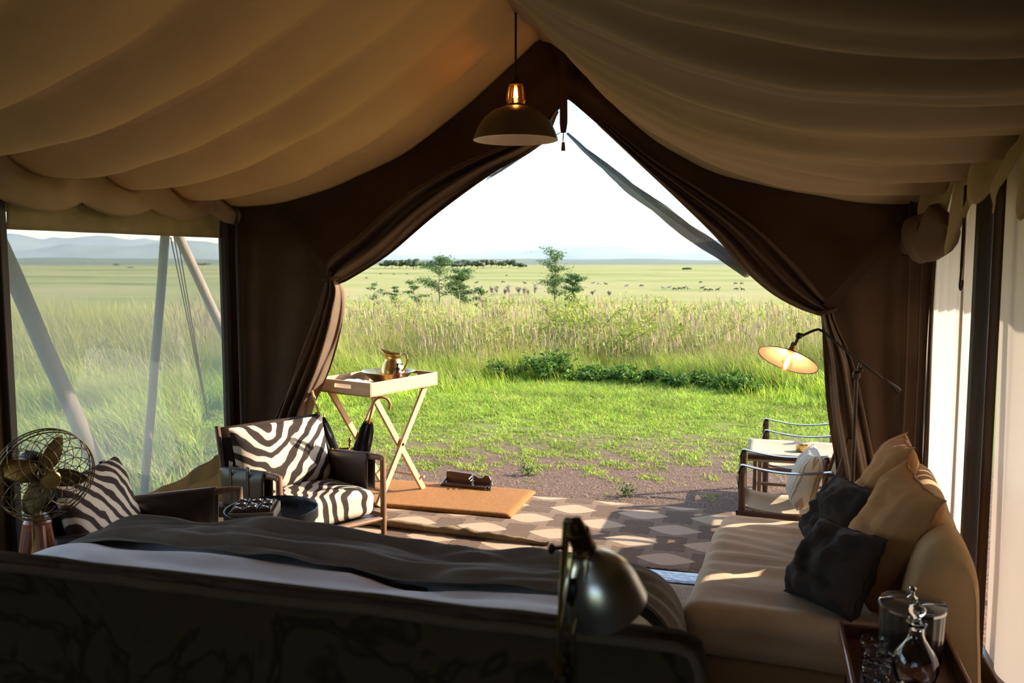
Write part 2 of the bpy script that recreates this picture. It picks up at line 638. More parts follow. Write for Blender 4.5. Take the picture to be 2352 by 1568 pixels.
t = NT('ground_soil_and_grass')
v = t.coord()
sp = t.n('ShaderNodeSeparateXYZ'); t.l(v, sp.inputs[0])
dist = t.math('SQRT', t.math('ADD', t.math('MULTIPLY', sp.outputs[0], sp.outputs[0]), t.math('MULTIPLY', sp.outputs[1], sp.outputs[1])))
n1 = t.noise(v, 9.0, 6, 0.7)
n2 = t.noise(v, 55.0, 4, 0.7)
soil = t.mixc(t.ramp(n2, [(0.35, (0, 0, 0)), (0.7, (1, 1, 1))]), (0.085, 0.052, 0.04), (0.31, 0.205, 0.15))
turf = t.mixc(n2, (0.13, 0.17, 0.03), (0.28, 0.32, 0.07))
stretch = t.coord(scale=(0.0010, 0.0035, 1), rot=(0, 0, -YAW))
n3 = t.noise(stretch, 3.0, 7, 0.65)
n4 = t.noise(v, 0.02, 5, 0.6)
plain = t.ramp(n3, [(0.34, (0.13, 0.145, 0.04)), (0.45, (0.23, 0.245, 0.07)), (0.52, (0.285, 0.27, 0.095)), (0.64, (0.36, 0.285, 0.14))])
plain = t.mixc(t.math('MULTIPLY', n4, 0.3), plain, (0.23, 0.24, 0.068))
f1 = t.n('ShaderNodeMapRange'); t.l(t.math('MULTIPLY_ADD', n1, 2.5, dist), f1.inputs[0]); f1.inputs[1].default_value = 8.4; f1.inputs[2].default_value = 10.4
f2 = t.n('ShaderNodeMapRange'); t.l(dist, f2.inputs[0]); f2.inputs[1].default_value = 24; f2.inputs[2].default_value = 60
f3 = t.n('ShaderNodeMapRange'); t.l(dist, f3.inputs[0]); f3.inputs[1].default_value = 1500; f3.inputs[2].default_value = 2600
gcol = t.mixc(f1.outputs[0], soil, turf)
gcol = t.mixc(f2.outputs[0], gcol, plain)
wood = t.mixc(t.noise(t.coord(scale=(0.002, 0.006, 1), rot=(0, 0, -YAW)), 2.0, 4), (0.05, 0.07, 0.04), (0.16, 0.17, 0.08))
gcol = t.mixc(f3.outputs[0], gcol, wood)
M['ground'] = t.done(t.principled(gcol, 0.95, 0, t.bump(n2, 0.7, 0.03), **{'Specular IOR Level': 0.1}))

rad = [0.0, 2.0, 4.0, 5.0] + [5.5 + 0.35 * i for i in range(36)] + [18.5 * 1.09 ** i for i in range(80)]
rad = [r for r in rad if r < 16000] + [16000]
mb = MB()
NA = 220
mb.grid(lambda a, b: (lambda r, th: (r * math.cos(th), r * math.sin(th), ground_z(r * math.cos(th), r * math.sin(th)) + (28 * smooth01(2600, 4200, r) * (0.6 + 0.6 * nz(math.cos(th) * 9, math.sin(th) * 9)) * smooth01(7500, 5200, r) if r > 2600 else 0)))(rad[min(int(round(b * (len(rad) - 1))), len(rad) - 1)], 2 * PI * a), NA, len(rad) - 1, wrap=True)
g = mb.build('ground', M['ground'], recalc=False, smooth=180)
tag(g, 'open grassland falling to a wide green plain', None, None, 'structure')

M['hill'] = solid_mat('wooded_hills', (0.10, 0.115, 0.07), 0.95, var=0.5, scale=0.002, bump=0)
def hills(name, r0, r1, hmax, seed, a0, a1, label):
    mb = MB()
    def fn(a, b):
        th = PI / 2 + YAW + R(a0 + (a1 - a0) * a)
        r = r0 + (r1 - r0) * b
        h = hmax * (0.85 + 0.12 * (a0 + (a1 - a0) * a) / 60) * (0.55 + 0.5 * nz(th * 5.5, seed) + 0.25 * nz(th * 17, seed) + 0.08 * nz(th * 60, seed))
        h *= math.sin(PI * min(1, b * 1.0)) ** 0.8
        h += hmax * 0.12 * nz(th * 40, b * 6, seed) * math.sin(PI * b)
        return (r * math.cos(th), r * math.sin(th), -9 + max(0, h))
    mb.grid(fn, 200, 14)
    tag(mb.build(name, M['hill'], smooth=180), label, None, None, 'structure')
hills('distant_hills', 8000, 10500, 250, 3.3, 60, -60, 'low hazy blue hills along the horizon')
hills('far_hills', 11000, 14500, 520, 8.1, 60, -60, 'faint farther range of hills')

# haze layer lying over the far plain
t = NT('far_haze')
vol = t.n('ShaderNodeVolumeScatter')
vol.inputs[0].default_value = (0.60, 0.80, 1.0, 1)
vol.inputs['Density'].default_value = 0.9e-4
vol.inputs['Anisotropy'].default_value = 0.1
t.l(vol.outputs[0], t.out.inputs['Volume'])
mb = MB()
def _hz(r, th, z):
    return (r * math.cos(th), r * math.sin(th), z)
ths = [PI / 2 + YAW + R(q) for q in range(-64, 65, 8)]
prof = [(1350, -12), (1350, 12), (5000, 190), (15500, 700), (15500, -12)]
mb.grid(lambda a, b: _hz(prof[min(4, int(round(b * 4)))][0], ths[int(round(a * (len(ths) - 1)))], prof[min(4, int(round(b * 4)))][1]), len(ths) - 1, 4)
n5 = len(ths)
mb.f += [tuple(i * 5 for i in range(n5)) + tuple(i * 5 + 4 for i in range(n5 - 1, -1, -1))]
mb.f += [tuple(range(5)), tuple((n5 - 1) * 5 + k for k in range(4, -1, -1))]
hz = mb.build('haze', t.m, smooth=0)
tag(hz, 'pale blue haze lying over the far plain', 'haze', None, 'stuff')

# ------------------------------------------------------------------ tent shell
UL, UR, VF, VB = -3.53, 0.91, 5.20, -1.6
RIDGE_U = -1.29

mb = MB()
mb.box(((UL + UR) / 2, (4.95 + VB) / 2, -0.008), (UR - UL + 0.1, 4.95 - VB, 0.016))
tag(mb.build('floor', M['groundsheet'], smooth=0), 'brown groundsheet of the tent', None, None, 'structure')

ceil = shell('ceiling', 'swagged cream canvas tent liner')
CL = [(0.0, 2.97), (0.02, 2.955), (0.21, 2.616), (0.42, 2.324), (0.645, 2.12), (0.835, 2.035), (0.965, 2.02), (1.0, 2.03)]
CR = [(0.0, 2.96), (0.02, 2.95), (0.115, 2.80), (0.185, 2.585), (0.305, 2.36), (0.47, 2.163), (0.65, 2.045), (0.81, 1.99), (0.97, 1.985), (1.0, 2.0)]
def smooth_tab(tab, x):
    return sum(lerp_table(tab, max(0, min(1, x + k * 0.02))) for k in (-2, -1, 0, 1, 2)) / 5 if x > 0.05 else lerp_table(tab, x)
PER = 0.55
def swag(v, p=PER, v0=4.92):
    return abs(math.sin(PI * (v - v0) / p))
def canopy(side):
    mb = MB()
    ue = -3.45 if side < 0 else 0.86
    tab = CL if side < 0 else CR
    def fn(a, b):
        v = -1.6 + (5.16 + 1.6) * b
        u = RIDGE_U + (ue - RIDGE_U) * a
        z = smooth_tab(tab, a) + 0.07 * max(0, min(2, (5.16 - v) / 1.8)) * a
        w = 0.25 + 0.75 * a
        v2 = v + 0.10 * nz(v * 0.7, a * 1.5, side * 4) 
        z -= (0.15 * swag(v2) ** 0.9 - 0.13) * w
        z += 0.018 * nz(v * 1.7, a * 4, side * 9.0)
        if side > 0:
            z -= 0.030 * abs(math.sin(PI * (v2 * 5.2 + 0.4 * a))) * w
        return (u, v, z)
    mb.grid(fn, 46, 200)
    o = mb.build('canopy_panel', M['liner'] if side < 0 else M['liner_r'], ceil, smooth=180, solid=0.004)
    # scalloped valance hanging from the eave
    mb = MB()
    def vf(a, b):
        v = -1.2 + (5.2 + 1.2) * b
        ztop = fn(1.0, min(1, (v + 1.6) / 6.76))[2]
        if side < 0:
            s1 = swag(v)
            dep = ztop + 0.01 - (1.955 - 0.065 * s1 ** 0.8)
            out = 0.06 * s1 * math.sin(PI * min(1, a * 0.9))
            return (ue + out + 0.015 * nz(v * 8, a * 3), v, ztop + 0.01 - dep * a)
        s1 = abs(math.sin(PI * (v - 4.70) / 0.36))
        dep = 0.09 + 0.27 * s1 ** 0.8 * (0.7 + 0.5 * nz(v * 1.3, 4))
        out = -0.07 * math.sin(PI * a * 0.6) * (0.4 + s1) + 0.03 * nz(v * 5, a * 2)
        return (ue + out, v, ztop + 0.01 - dep * a)
    mb.grid(vf, 10, 260)
    mb.build('valance', M['valance'], ceil, smooth=180, solid=0.003)
canopy(-1)
canopy(1)

# front wall: canvas between the roof line and the door opening
front = shell('wall_front', 'dark brown canvas front wall of the tent')
def roof_line(u):
    return 3.05 - (abs(u - RIDGE_U) / 2.2) ** 0.8 * 0.98
open_l = [onv(*p, VF) for p in ((1300, 228), (1285, 250), (1235, 300), (1110, 378), (970, 460), (850, 560), (775, 615), (762, 655), (720, 790), (690, 900), (640, 1080))]
open_r = [onv(*p, VF) for p in ((1300, 228), (1320, 240), (1430, 335), (1545, 430), (1650, 520), (1755, 600), (1860, 665), (1898, 715), (1935, 820), (1965, 960), (1990, 1140))]
open_l.append(Vector((-3.25, VF, 0))); open_r.append(Vector((0.64, VF, 0)))
def front_half(pts, ue, name):
    pts = spline(pts, 5)
    mb = MB()
    n = len(pts) - 1
    # outer boundary: up the roof line from apex to eave corner, then down the corner
    def outer(a):
        if a < 0.62:
            k = a / 0.62
            u = RIDGE_U + (ue - RIDGE_U) * k
            return Vector((u, VF, roof_line(u) + 0.06))
        k = (a - 0.62) / 0.38
        return Vector((ue, VF, (roof_line(ue) + 0.06) * (1 - k)))
    def fn(a, b):
        p = pts[int(round(a * n))]
        q = outer(a)
        r = p.lerp(q, b)
        fold = 0.02 * math.sin(b * 14 + a * 3) * (1 - 0.4 * b) + 0.03 * nz(r.x * 3, r.z * 2)
        if abs(r.x - ue) < 0.35:
            fold += 0.004 * math.sin(r.x * 60)
        return (r.x, VF + fold * min(1, b * 6 + 0.1), max(0, r.z))
    mb.grid(fn, n, 40)
    return mb.build(name, M['wall_canvas'], front, smooth=180, solid=0.004)
front_half(open_l, UL, 'canvas_panel')
front_half(open_r, UR, 'canvas_panel')
mb = MB()
for u in (UL + 0.03, UL + 0.13):
    mb.tube([(u, VF - 0.05, 0), (u, VF - 0.05, 2.05)], 0.035 if u < UL + 0.1 else 0.012, 8)
mb.build('corner_post', M['dark_pole'], front)
mb = MB()
for u, r_ in ((UR - 0.02, 0.022), (UR - 0.09, 0.006), (UR - 0.15, 0.008)):
    mb.tube([(u, VF - 0.05, 0), (u + 0.01, VF - 0.05, 1.0), (u, VF - 0.05, 2.0)], r_, 8)
mb.build('corner_seam', M['wall_canvas'], front)

# left wall with its netted window
left = shell('wall_left', 'brown canvas side wall left of the bed')
def wall_strip(name, u, v0, v1, z0, z1, mat, parent, amp=0.015, fr=9, nu=60, nv=10, top=None):
    mb = MB()
    def fn(a, b):
        v = v0 + (v1 - v0) * a
        zt = z1 if top is None else top(v)
        return (u + amp * math.sin(v * fr) * (0.4 + 0.6 * abs(0.5 - b)) + amp * nz(v * 6, b * 3), v, z0 + (zt - z0) * b)
    mb.grid(fn, nu, nv)
    return mb.build(name, mat, parent, smooth=180, solid=0.003)
wall_strip('window_roll', UL + 0.02, 3.40, VF, 1.80, 2.12, M['window_canvas'], left, 0.012, 14)
wall_strip('skirt', UL + 0.01, 3.40, VF, 0.0, 0.3, M['skirt'], left, 0.02, 22, top=lambda v: 0.36 - 0.10 * smooth01(3.3, 4.2, v) + 0.08 * smooth01(4.5, 5.1, v))
wall_strip('canvas_panel', UL, VB, 0.4, 0.0, 2.2, M['wall_canvas'], left)
wall_strip('canvas_panel', UL - 0.01, 3.12, 3.39, 0.0, 2.2, M['wall_canvas'], left, 0.003, 20, 12)
wall_strip('window_roll', UL + 0.02, 0.4, 3.12, 1.80, 2.2, M['window_canvas'], left)
wall_strip('skirt', UL + 0.01, 0.4, 3.12, 0.0, 0.4, M['skirt'], left)
mb = MB()
mb.beam((UL + 0.008, 3.375, 0), (UL + 0.008, 3.375, 2.15), 0.03, 0.045, (0, 1, 0))
mb.build('window_post', M['dark_pole'], left, bevel=0.006)
for i, (v0, v1) in enumerate(((3.40, VF), (0.4, 3.12))):  # the second window is out of view, added for fill light
    mb = MB()
    mb.grid(lambda a, b: (UL + 0.006 * math.sin(a * 9), v0 + (v1 - v0) * a, 0.2 + 1.62 * b), 24, 6)
    w = mb.build('window_%d' % (i + 1), M['screen'] if i == 0 else M['screen_thin'], smooth=180)
    tag(w, 'hazy netted tent window on the left side' if i == 0 else 'unseen netted window added to light the bed', None, None, 'structure')

# right wall: pale gauze lit from outside
right = shell('wall_right', 'pale gauze side wall glowing in the sun behind the sofa')
def gauze(v0, v1, seed, fr, mat='gauze'):
    mb = MB()
    def fn(a, b):
        v = v0 + (v1 - v0) * a
        z = 0.02 + 2.12 * b
        fold = 0.018 * math.sin(v * fr + 1.5 * nz(v * 2, seed)) + 0.03 * nz(v * 3.3, z * 0.5, seed)
        pin = 0.03 * math.exp(-((v - (v0 + 0.35)) / 0.02) ** 2) * (0.3 + 0.7 * b)
        return (UR + fold - pin, v + 0.02 * nz(z * 1.1, v * 2, seed), z)
    mb.grid(fn, int((v1 - v0) * 60), 24)
    mb.build('gauze_panel', M[mat], right, smooth=180)
gauze(4.565, 5.185, 1.0, 30)
gauze(4.105, 4.530, 2.0, 26)
gauze(2.5, 3.875, 3.0, 12, 'gauze_lined')
wall_strip('gauze_fold', UR - 0.03, 4.355, 4.435, 0.02, 2.1, M['gauze'], right, 0.006, 40, 8, 8)
wall_strip('canvas_panel', UR, VB, 2.5, 0.0, 2.2, M['wall_canvas'], right)
mb = MB()
mb.box((UR - 0.03, 4.035, 1.06), (0.06, 0.065, 2.12))
mb.build('side_post', M['dark_pole'], right, bevel=0.008)
mb = MB()
mb.box((UR - 0.045, 3.71, 1.06), (0.010, 0.060, 2.12))
mb.build('hanging_tape', M['strap'], right)
mb = MB()
mb.box((UR - 0.004, 3.96, 1.06), (0.006, 0.06, 2.12))
mb.build('post_edge_tape', M['strap'], right)
mb = MB()
mb.beam((UR - 0.03, 3.2, 0.06), (UR - 0.03, 5.1, 0.06), 0.03, 0.10)
mb.build('bottom_rail', M['dark_wood'], right, bevel=0.005)

back = shell('wall_back', 'brown canvas rear wall')
BW = (-0.75, 0.65, 0.75, 1.85)           # unseen rear window, added for light from behind
for (u0, u1, lo, hi) in ((UL, BW[0], 0, None), (BW[1], UR, 0, None), (BW[0], BW[1], 0, BW[2]), (BW[0], BW[1], BW[3], None)):
    mb = MB()
    mb.grid(lambda a, b: (u0 + (u1 - u0) * a, VB + 0.02 * math.sin((u0 + (u1 - u0) * a) * 14), lo + ((roof_line(u0 + (u1 - u0) * a) + 0.06 if hi is None else hi) - lo) * b), 24, 8)
    mb.build('canvas_panel', M['wall_canvas'], back, smooth=180, solid=0.004)
mb = MB()
mb.grid(lambda a, b: (BW[0] + (BW[1] - BW[0]) * a, VB - 0.01, BW[2] + (BW[3] - BW[2]) * b), 8, 8)
tag(mb.build('window_3', M['screen_door'], smooth=180), 'netted rear window added for light from behind', None, None, 'structure')

# outer flysheet carried on poles
fly = thing('flysheet', 'outer canvas flysheet stretched over the whole tent', 'flysheet', (RIDGE_U, 2, 0))
FE, FEZ = 3.27, 1.96
for s_ in (-1, 1):
    mb = MB()
    mb.grid(lambda a, b: (s_ * FE * a, -4.0 + 7.75 * b, 3.28 - (3.28 - FEZ) * a - 0.09 * math.sin(PI * a) + 0.02 * math.sin(b * 30) * a), 16, 40)
    mb.build('roof_panel', M['fly'], fly, smooth=180, solid=0.004)
mb = MB()
mb.tube([(0, -4.0, 3.26), (0, 3.75, 3.26)], 0.035, 10)
mb.build('ridge_pole', M['pole_wood'], fly)
for y in (3.05, 2.35):  # unseen poles, added to cast shadows on the gauze wall
    mb = MB()
    mb.tube([(FE - 0.12, y, -0.02), (FE - 0.10, y, FEZ + 0.02)], 0.03, 10)
    mb.build('shadow_pole', M['pole_wood'], fly)

def pole(name, a, b, r0, r1, label, group=None, mat='pole_wood'):
    mb = MB()
    a, b = Vector(a), Vector(b)
    n = 10
    pts = [a.lerp(b, i / n) + Vector((0.008 * nz(i * 0.7, a.x), 0.008 * nz(i * 0.7, b.y), 0)) for i in range(n + 1)]
    mb.tube(pts, [r0 + (r1 - r0) * i / n for i in range(n + 1)], 10)
    return tag(mb.build(name, M[mat], None, smooth=60), label, 'pole', group)
def through(p, q, u, z0):
    """pole through two sighted points at wall distance u, carried down to the ground"""
    a, b = onu(*p, u), onu(*q, u)
    d = (b - a) / (b.z - a.z)
    return a, b + d * (z0 - b.z)
a, b = through((18, 606), (205, 1030), -3.95, -0.02)
d = (a - b).normalized()
pole('tent_pole', b, a + d * 0.35, 0.050, 0.050, 'thick slanting tent pole behind the brass fan, outside the netted window', 'tent poles outside the left window')
a, b = through((383, 505), (332, 1120), -3.80, -0.02)
pole('tent_pole', b, a, 0.026, 0.030, 'upright tent pole standing just outside the netted window', 'tent poles outside the left window')
a, b = through((412, 545), (500, 735), -4.15, -0.02)
pole('tent_pole', b, a + (a - b).normalized() * 0.15, 0.036, 0.036, 'slanting tent pole at the right edge of the netted window', 'tent poles outside the left window')
# guy ropes of the flysheet
for k, (dx, tz) in enumerate(((0.0, 0), (0.04, 0.02), (0.08, 0.01))):
    a = onu(392 + 8 * k, 545, -4.0)
    b = onu(478, 960, -4.35)
    mb = MB()
    mb.tube([a, a.lerp(b, 0.5) + Vector((0, 0, -0.01)), b], 0.0045, 5)
    tag(mb.build('guy_rope', M['strap']), ('leftmost', 'middle', 'rightmost')[k] + ' of three dark guy ropes outside the netted window', 'rope', 'guy ropes outside the left window')

# hook hanging from the right eave
hk = thing('hanging_hook', 'dark cord with a bent wire hook hanging beside the gauze wall', 'hook', (0.80, 4.0, 1.5))
mb = MB()
mb.tube([(0.0, 0.03, 0.46), (0.0, 0.03, 0.26), (-0.005, 0.01, 0.12)], 0.006, 6)
mb.build('cord', M['strap'], hk)
mb = MB()
mb.tube(spline([(-0.005, 0.01, 0.13), (-0.006, 0.012, 0.08), (-0.006, 0.02, 0.045), (-0.006, 0.0, 0.028), (-0.006, -0.025, 0.045), (-0.006, -0.03, 0.07)], 5), 0.0045, 6)
mb.build('wire_hook', M['bronze'], hk)

# rolled-up window flap under the right eave
rb = thing('rolled_window_flap', 'rolled brown canvas window flap tied up under the right eave', 'canvas roll', (0.80, 4.2, 1.80))
mb = MB()
def roll(a, b):
    v = 1.05 * a
    th = 2 * PI * b
    r_ = 0.10 * (0.48 + 0.62 * abs(math.sin(PI * (v - 0.02) / 0.42))) * (1 + 0.10 * math.sin(3 * th + v * 9) + 0.18 * nz(v * 9, b * 4))
    r_ *= math.sqrt(max(0.0, 1 - max(0, 1 - min(a, 1 - a) / 0.12) ** 2)) + 0.002
    return (r_ * math.cos(th) * 0.8 - 0.03, v, r_ * math.sin(th) * 1.15 - 0.03 * abs(math.sin(PI * v / 0.42)))
mb.grid(roll, 60, 20)
mb.build('roll', M['curtain'], rb, smooth=180, weld=1e-5)
for v in (0.44, 0.86):
    mb = MB()
    mb.tube([(0.050 * math.cos(k * PI / 8) - 0.03, v, 0.066 * math.sin(k * PI / 8) - 0.005) for k in range(16)], 0.006, 5, closed=True)
    mb.build('strap', M['strap'], rb)

# ------------------------------------------------------------------ door curtains, netting, strap
def drape(name, pairs, v0, amp, pleats, mat, parent, nl=7, nc=48, ph=0.0, solid=0.004, vfun=None):
    ins = spline([p for p, q in pairs], nl)
    outs = spline([q for p, q in pairs], nl)
    n = len(ins) - 1
    mb = MB()
    def fn(a, b):
        i = int(round(a * n))
        p, q = ins[i], outs[i]
        w = (q - p).length
        r = p.lerp(q, b)
        am = amp * min(1.0, w / 0.28 + 0.25)
        off = am * math.sin(2 * PI * pleats * b + ph + 1.2 * nz(a * 4, ph)) + 0.4 * am * math.sin(2 * PI * pleats * 2.3 * b + ph * 2 + 2 * nz(a * 3, b))
        return (r.x, r.y + off, max(0.005, r.z))
    mb.grid(fn, n, nc)
    return mb.build(name, mat, parent, smooth=180, solid=solid)
def pr(lst, v):
    return [(onv(a, b, v), onv(c, d, v)) for (a, b, c, d) in lst]

VC = 5.10
cl = thing('door_curtain', 'brown canvas door flap tied back beside the zebra armchair', 'curtain', (-2.7, VC, 0))
cl_pairs_up = pr([(1282, 255, 1270, 255), (1240, 330, 1200, 312), (1130, 398, 1060, 372), (1000, 490, 930, 440), (882, 588, 812, 540), (800, 640, 752, 596), (776, 652, 752, 626)], VC)
cl_pairs_dn = pr([(776, 648, 752, 628), (786, 676, 736, 690), (776, 760, 700, 790), (748, 850, 664, 880), (712, 930, 630, 970), (700, 1000, 600, 1070)], VC)
cl_pairs_dn.append((Vector((-2.98, VC, 0.01)), Vector((-3.30, VC, 0.01))))
cr = thing('door_curtain', 'brown canvas door flap tied back beside the black floor lamp', 'curtain', (0.4, VC, 0))
cr_pairs_up = pr([(1372, 285, 1385, 275), (1470, 378, 1500, 366), (1560, 462, 1620, 440), (1640, 540, 1725, 512), (1705, 615, 1795, 575), (1770, 672, 1850, 634), (1835, 708, 1885, 676), (1888, 726, 1905, 700)], VC)
cr_pairs_dn = pr([(1886, 716, 1908, 700), (1889, 750, 1920, 742), (1892, 830, 1958, 830), (1902, 950, 1988, 960), (1922, 1080, 2015, 1090)], VC)
cr_pairs_dn.append((Vector((0.50, VC, 0.01)), Vector((0.74, VC, 0.01))))
def back_to(o, root):
    o.location = -Vector(root.location)
    return o
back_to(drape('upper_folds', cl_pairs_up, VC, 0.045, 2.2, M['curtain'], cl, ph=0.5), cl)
back_to(drape('lower_folds', cl_pairs_dn, VC, 0.05, 3.2, M['curtain_lit'], cl, ph=1.0), cl)
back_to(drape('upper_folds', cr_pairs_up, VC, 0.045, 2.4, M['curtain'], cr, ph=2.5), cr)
back_to(drape('lower_folds', cr_pairs_dn, VC, 0.04, 2.6, M['curtain_lit'], cr, ph=0.2), cr)
for root, tie, far in ((cl, onv(764, 640, VC), onv(640, 480, VF - 0.04)), (cr, onv(1897, 714, VC), onv(2105, 490, VF - 0.05))):
    mb = MB()
    mb.beam(tie + Vector((0, -0.03, 0.02)), far, 0.05, 0.006, (0, 1, 0))
    back_to(mb.build('tie_strap', M['strap'], root), root)
    mb = MB()
    pts = [tie + Vector((0.045 * math.cos(k * PI / 8), 0.065 * math.sin(k * PI / 8), 0.012 * math.cos(k * PI / 8))) for k in range(16)]
    mb.tube(pts, 0.014, 6, closed=True)
    back_to(mb.build('tie_band', M['strap'], root), root)

def netting(name, label, inner, outer, roll_r, v=5.16):
    th = thing(name, label, 'netting', (0, v, 0))
    back_to(drape('net', [(onv(*a, v), onv(*b, v)) for a, b in zip(inner, outer)], v, 0.006, 2, M['screen_door'], th, nc=14, solid=0), th)
    pts = spline([onv(*a, v - 0.01) for a in inner], 6)
    mb = MB()
    n = len(pts) - 1
    def fn(a, b):
        i = int(round(a * n))
        p = pts[i]
        rr = lerp_table(roll_r, a)
        t_ = 2 * PI * b
        return (p.x + rr * 0.9 * math.cos(t_) * (1 + 0.4 * math.sin(3 * t_ + a * 22)), p.y + rr * 0.7 * math.sin(t_), p.z + rr * 0.9 * math.sin(t_ + 0.8) * (1 + 0.2 * nz(a * 9, b * 3)))
    mb.grid(fn, n, 16)
    back_to(mb.build('gathered_hem', M['screen_roll'], th, smooth=180), th)
netting('insect_netting', 'thin insect netting drawn aside along the right of the door gable',
        [(1302, 306), (1345, 345), (1400, 392), (1470, 448), (1550, 508), (1640, 572), (1720, 630)],
        [(1312, 236), (1360, 275), (1430, 338), (1510, 408), (1590, 470), (1665, 540), (1740, 600)],
        [(0, 0.006), (0.2, 0.013), (0.45, 0.026), (0.8, 0.034), (1, 0.02)])
netting('insect_netting', 'thin insect netting drawn aside along the left of the door gable',
        [(1288, 304), (1245, 330), (1190, 366), (1120, 410)],
        [(1288, 246), (1262, 268), (1195, 318), (1100, 385)],
        [(0, 0.005), (0.5, 0.014), (1, 0.02)])
st = thing('door_strap', 'long brown strap hanging from the ridge above the door opening', 'strap', onv(1294, 305, 5.06))
zt = onv(1294, 120, 5.06).z - onv(1294, 305, 5.06).z
mb = MB()
mb.grid(lambda a, b: ((a - 0.5) * 0.046 * (1 - 0.35 * smooth01(0.12, 0.0, b)), 0.006 * math.sin(b * 8), zt * b), 4, 16)
mb.build('webbing', M['strap'], st, solid=0.004, smooth=180)
mb = MB()
mb.tube([(0, 0, 0.0), (-0.002, 0, -0.05)], 0.004, 6)
mb.build('clip', M['chrome'], st)
mb = MB()
mb.lathe([(0, -0.052), (0.009, -0.053), (0.011, -0.07), (0.014, -0.10), (0.012, -0.103), (0, -0.103)], 12)
mb.build('toggle', M['dark_wood'], st)

# ------------------------------------------------------------------ soft furnishing helpers
def pillow_mesh(w, h, t, seed=0.0, crumple=0.02, n=22, ear=0.10, flange=0.0):
    mb = MB()
    for side in (1, -1):
        def fn(a, b):
            x, z = a * 2 - 1, b * 2 - 1
            x = math.sin(x * PI / 2) * 0.5 + x * 0.5
            z = math.sin(z * PI / 2) * 0.5 + z * 0.5
            ex = 1 - ear * (1 - z * z) * abs(x) ** 2
            ez = 1 - ear * (1 - x * x) * abs(z) ** 2
            th = (max(0, (1 - x ** 4)) * max(0, (1 - z ** 4))) ** 0.55
            wr = crumple * (nz(x * 2.2 + seed, z * 2.2, seed) + 0.6 * nz(x * 5 + seed, z * 5, seed + 4)) * th
            rad_ = crumple * 0.18 * math.sin(math.atan2(z, x) * 9 + seed) * min(1, (x * x + z * z)) * th
            bot = 1 + 0.22 * (-z)
            return (x * w / 2 * ex, side * (t / 2 * th * bot + wr + rad_), z * h / 2 * ez)
        mb.grid(fn, n, n)
    if flange:
        m = 120
        pts = []
        for k in range(m):
            s_ = 4 * k / m
            e, q = int(s_), (s_ % 1) * 2 - 1
            x, z = ((q, -1), (1, q), (-q, 1), (-1, -q))[e]
            pts.append((x, z))
        vs_, fs_ = [], []
        for k, (x, z) in enumerate(pts):
            ex = 1 - ear * (1 - z * z) * abs(x) ** 2
            ez = 1 - ear * (1 - x * x) * abs(z) ** 2
            f = 1 + flange * (1 + 0.5 * nz(k * 0.45, seed))
            y = 0.006 * math.sin(k * 0.9) + 0.004 * nz(k * 0.8, seed)
            for (q, o) in ((0.97, 0), (f, y)):
                vs_.append((x * w / 2 * ex * q, o - 0.001, z * h / 2 * ez * q))
        for k in range(m):
            l = (k + 1) % m
            fs_.append((2 * k, 2 * l, 2 * l + 1, 2 * k + 1))
        mb.add(vs_, fs_)
    return mb

def lean_matrix(loc, width_dir, lean, roll=0.0):
    """pillow plane: local x along width_dir, local z up and leaning back, local y is its face"""
    x = Vector(width_dir).normalized()
    up = Vector((0, 0, 1))
    back = up.cross(x)          # away from the face
    z = (up * math.cos(lean) - back * math.sin(lean) * -1)
    z = up * math.cos(lean) + (x.cross(up)) * math.sin(lean)
    y = z.cross(x)
    m = Matrix((x, y, z)).transposed()
    m = m @ Matrix.Rotation(roll, 3, 'Y')
    return Matrix.Translation(Vector(loc)) @ m.to_4x4()

def rbox(mb, c, s, r, n=4, warp=None, sub=10):
    """rounded box as a dense superellipsoid grid"""
    hx, hy, hz = s[0] / 2, s[1] / 2, s[2] / 2
    pts = {}
    for (ax, sg) in ((0, 1), (0, -1), (1, 1), (1, -1), (2, 1), (2, -1)):
        def fn(a, b):
            p = [0, 0, 0]
            o = [i for i in range(3) if i != ax]
            h = (hx, hy, hz)
            p[ax] = sg * h[ax]
            p[o[0]] = (a * 2 - 1) * h[o[0]]
            p[o[1]] = (b * 2 - 1) * h[o[1]]
            q = [max(-h[i] + r, min(h[i] - r, p[i])) for i in range(3)]
            d = Vector([p[i] - q[i] for i in range(3)])
            if d.length > 1e-9:
                d = d.normalized() * r if d.length > r * 0.999 else d.normalized() * r
            v = Vector(q) + d
            v = v + Vector(c)
            return warp(v) if warp else v
        mb.grid(fn, sub, sub)
    return mb

# ------------------------------------------------------------------ bed
M['headboard'] = None
t = NT('headboard_slipcover')
v = t.coord()
n1 = t.noise(v, 5.0, 3, 0.5, 1.5)
c = t.ramp(n1, [(0.42, (0.095, 0.066, 0.038)), (0.47, (0.045, 0.032, 0.02)), (0.52, (0.105, 0.073, 0.042)), (0.8, (0.08, 0.056, 0.033))])
M['headboard'] = t.done(t.principled(c, 0.95, 0, t.bump(t.noise(v, 8, 4, 0.6, 0.6), 0.3, 0.02), **{'Specular IOR Level': 0.1}))
M['piping'] = cloth_mat('slipcover_piping', (0.20, 0.15, 0.10))

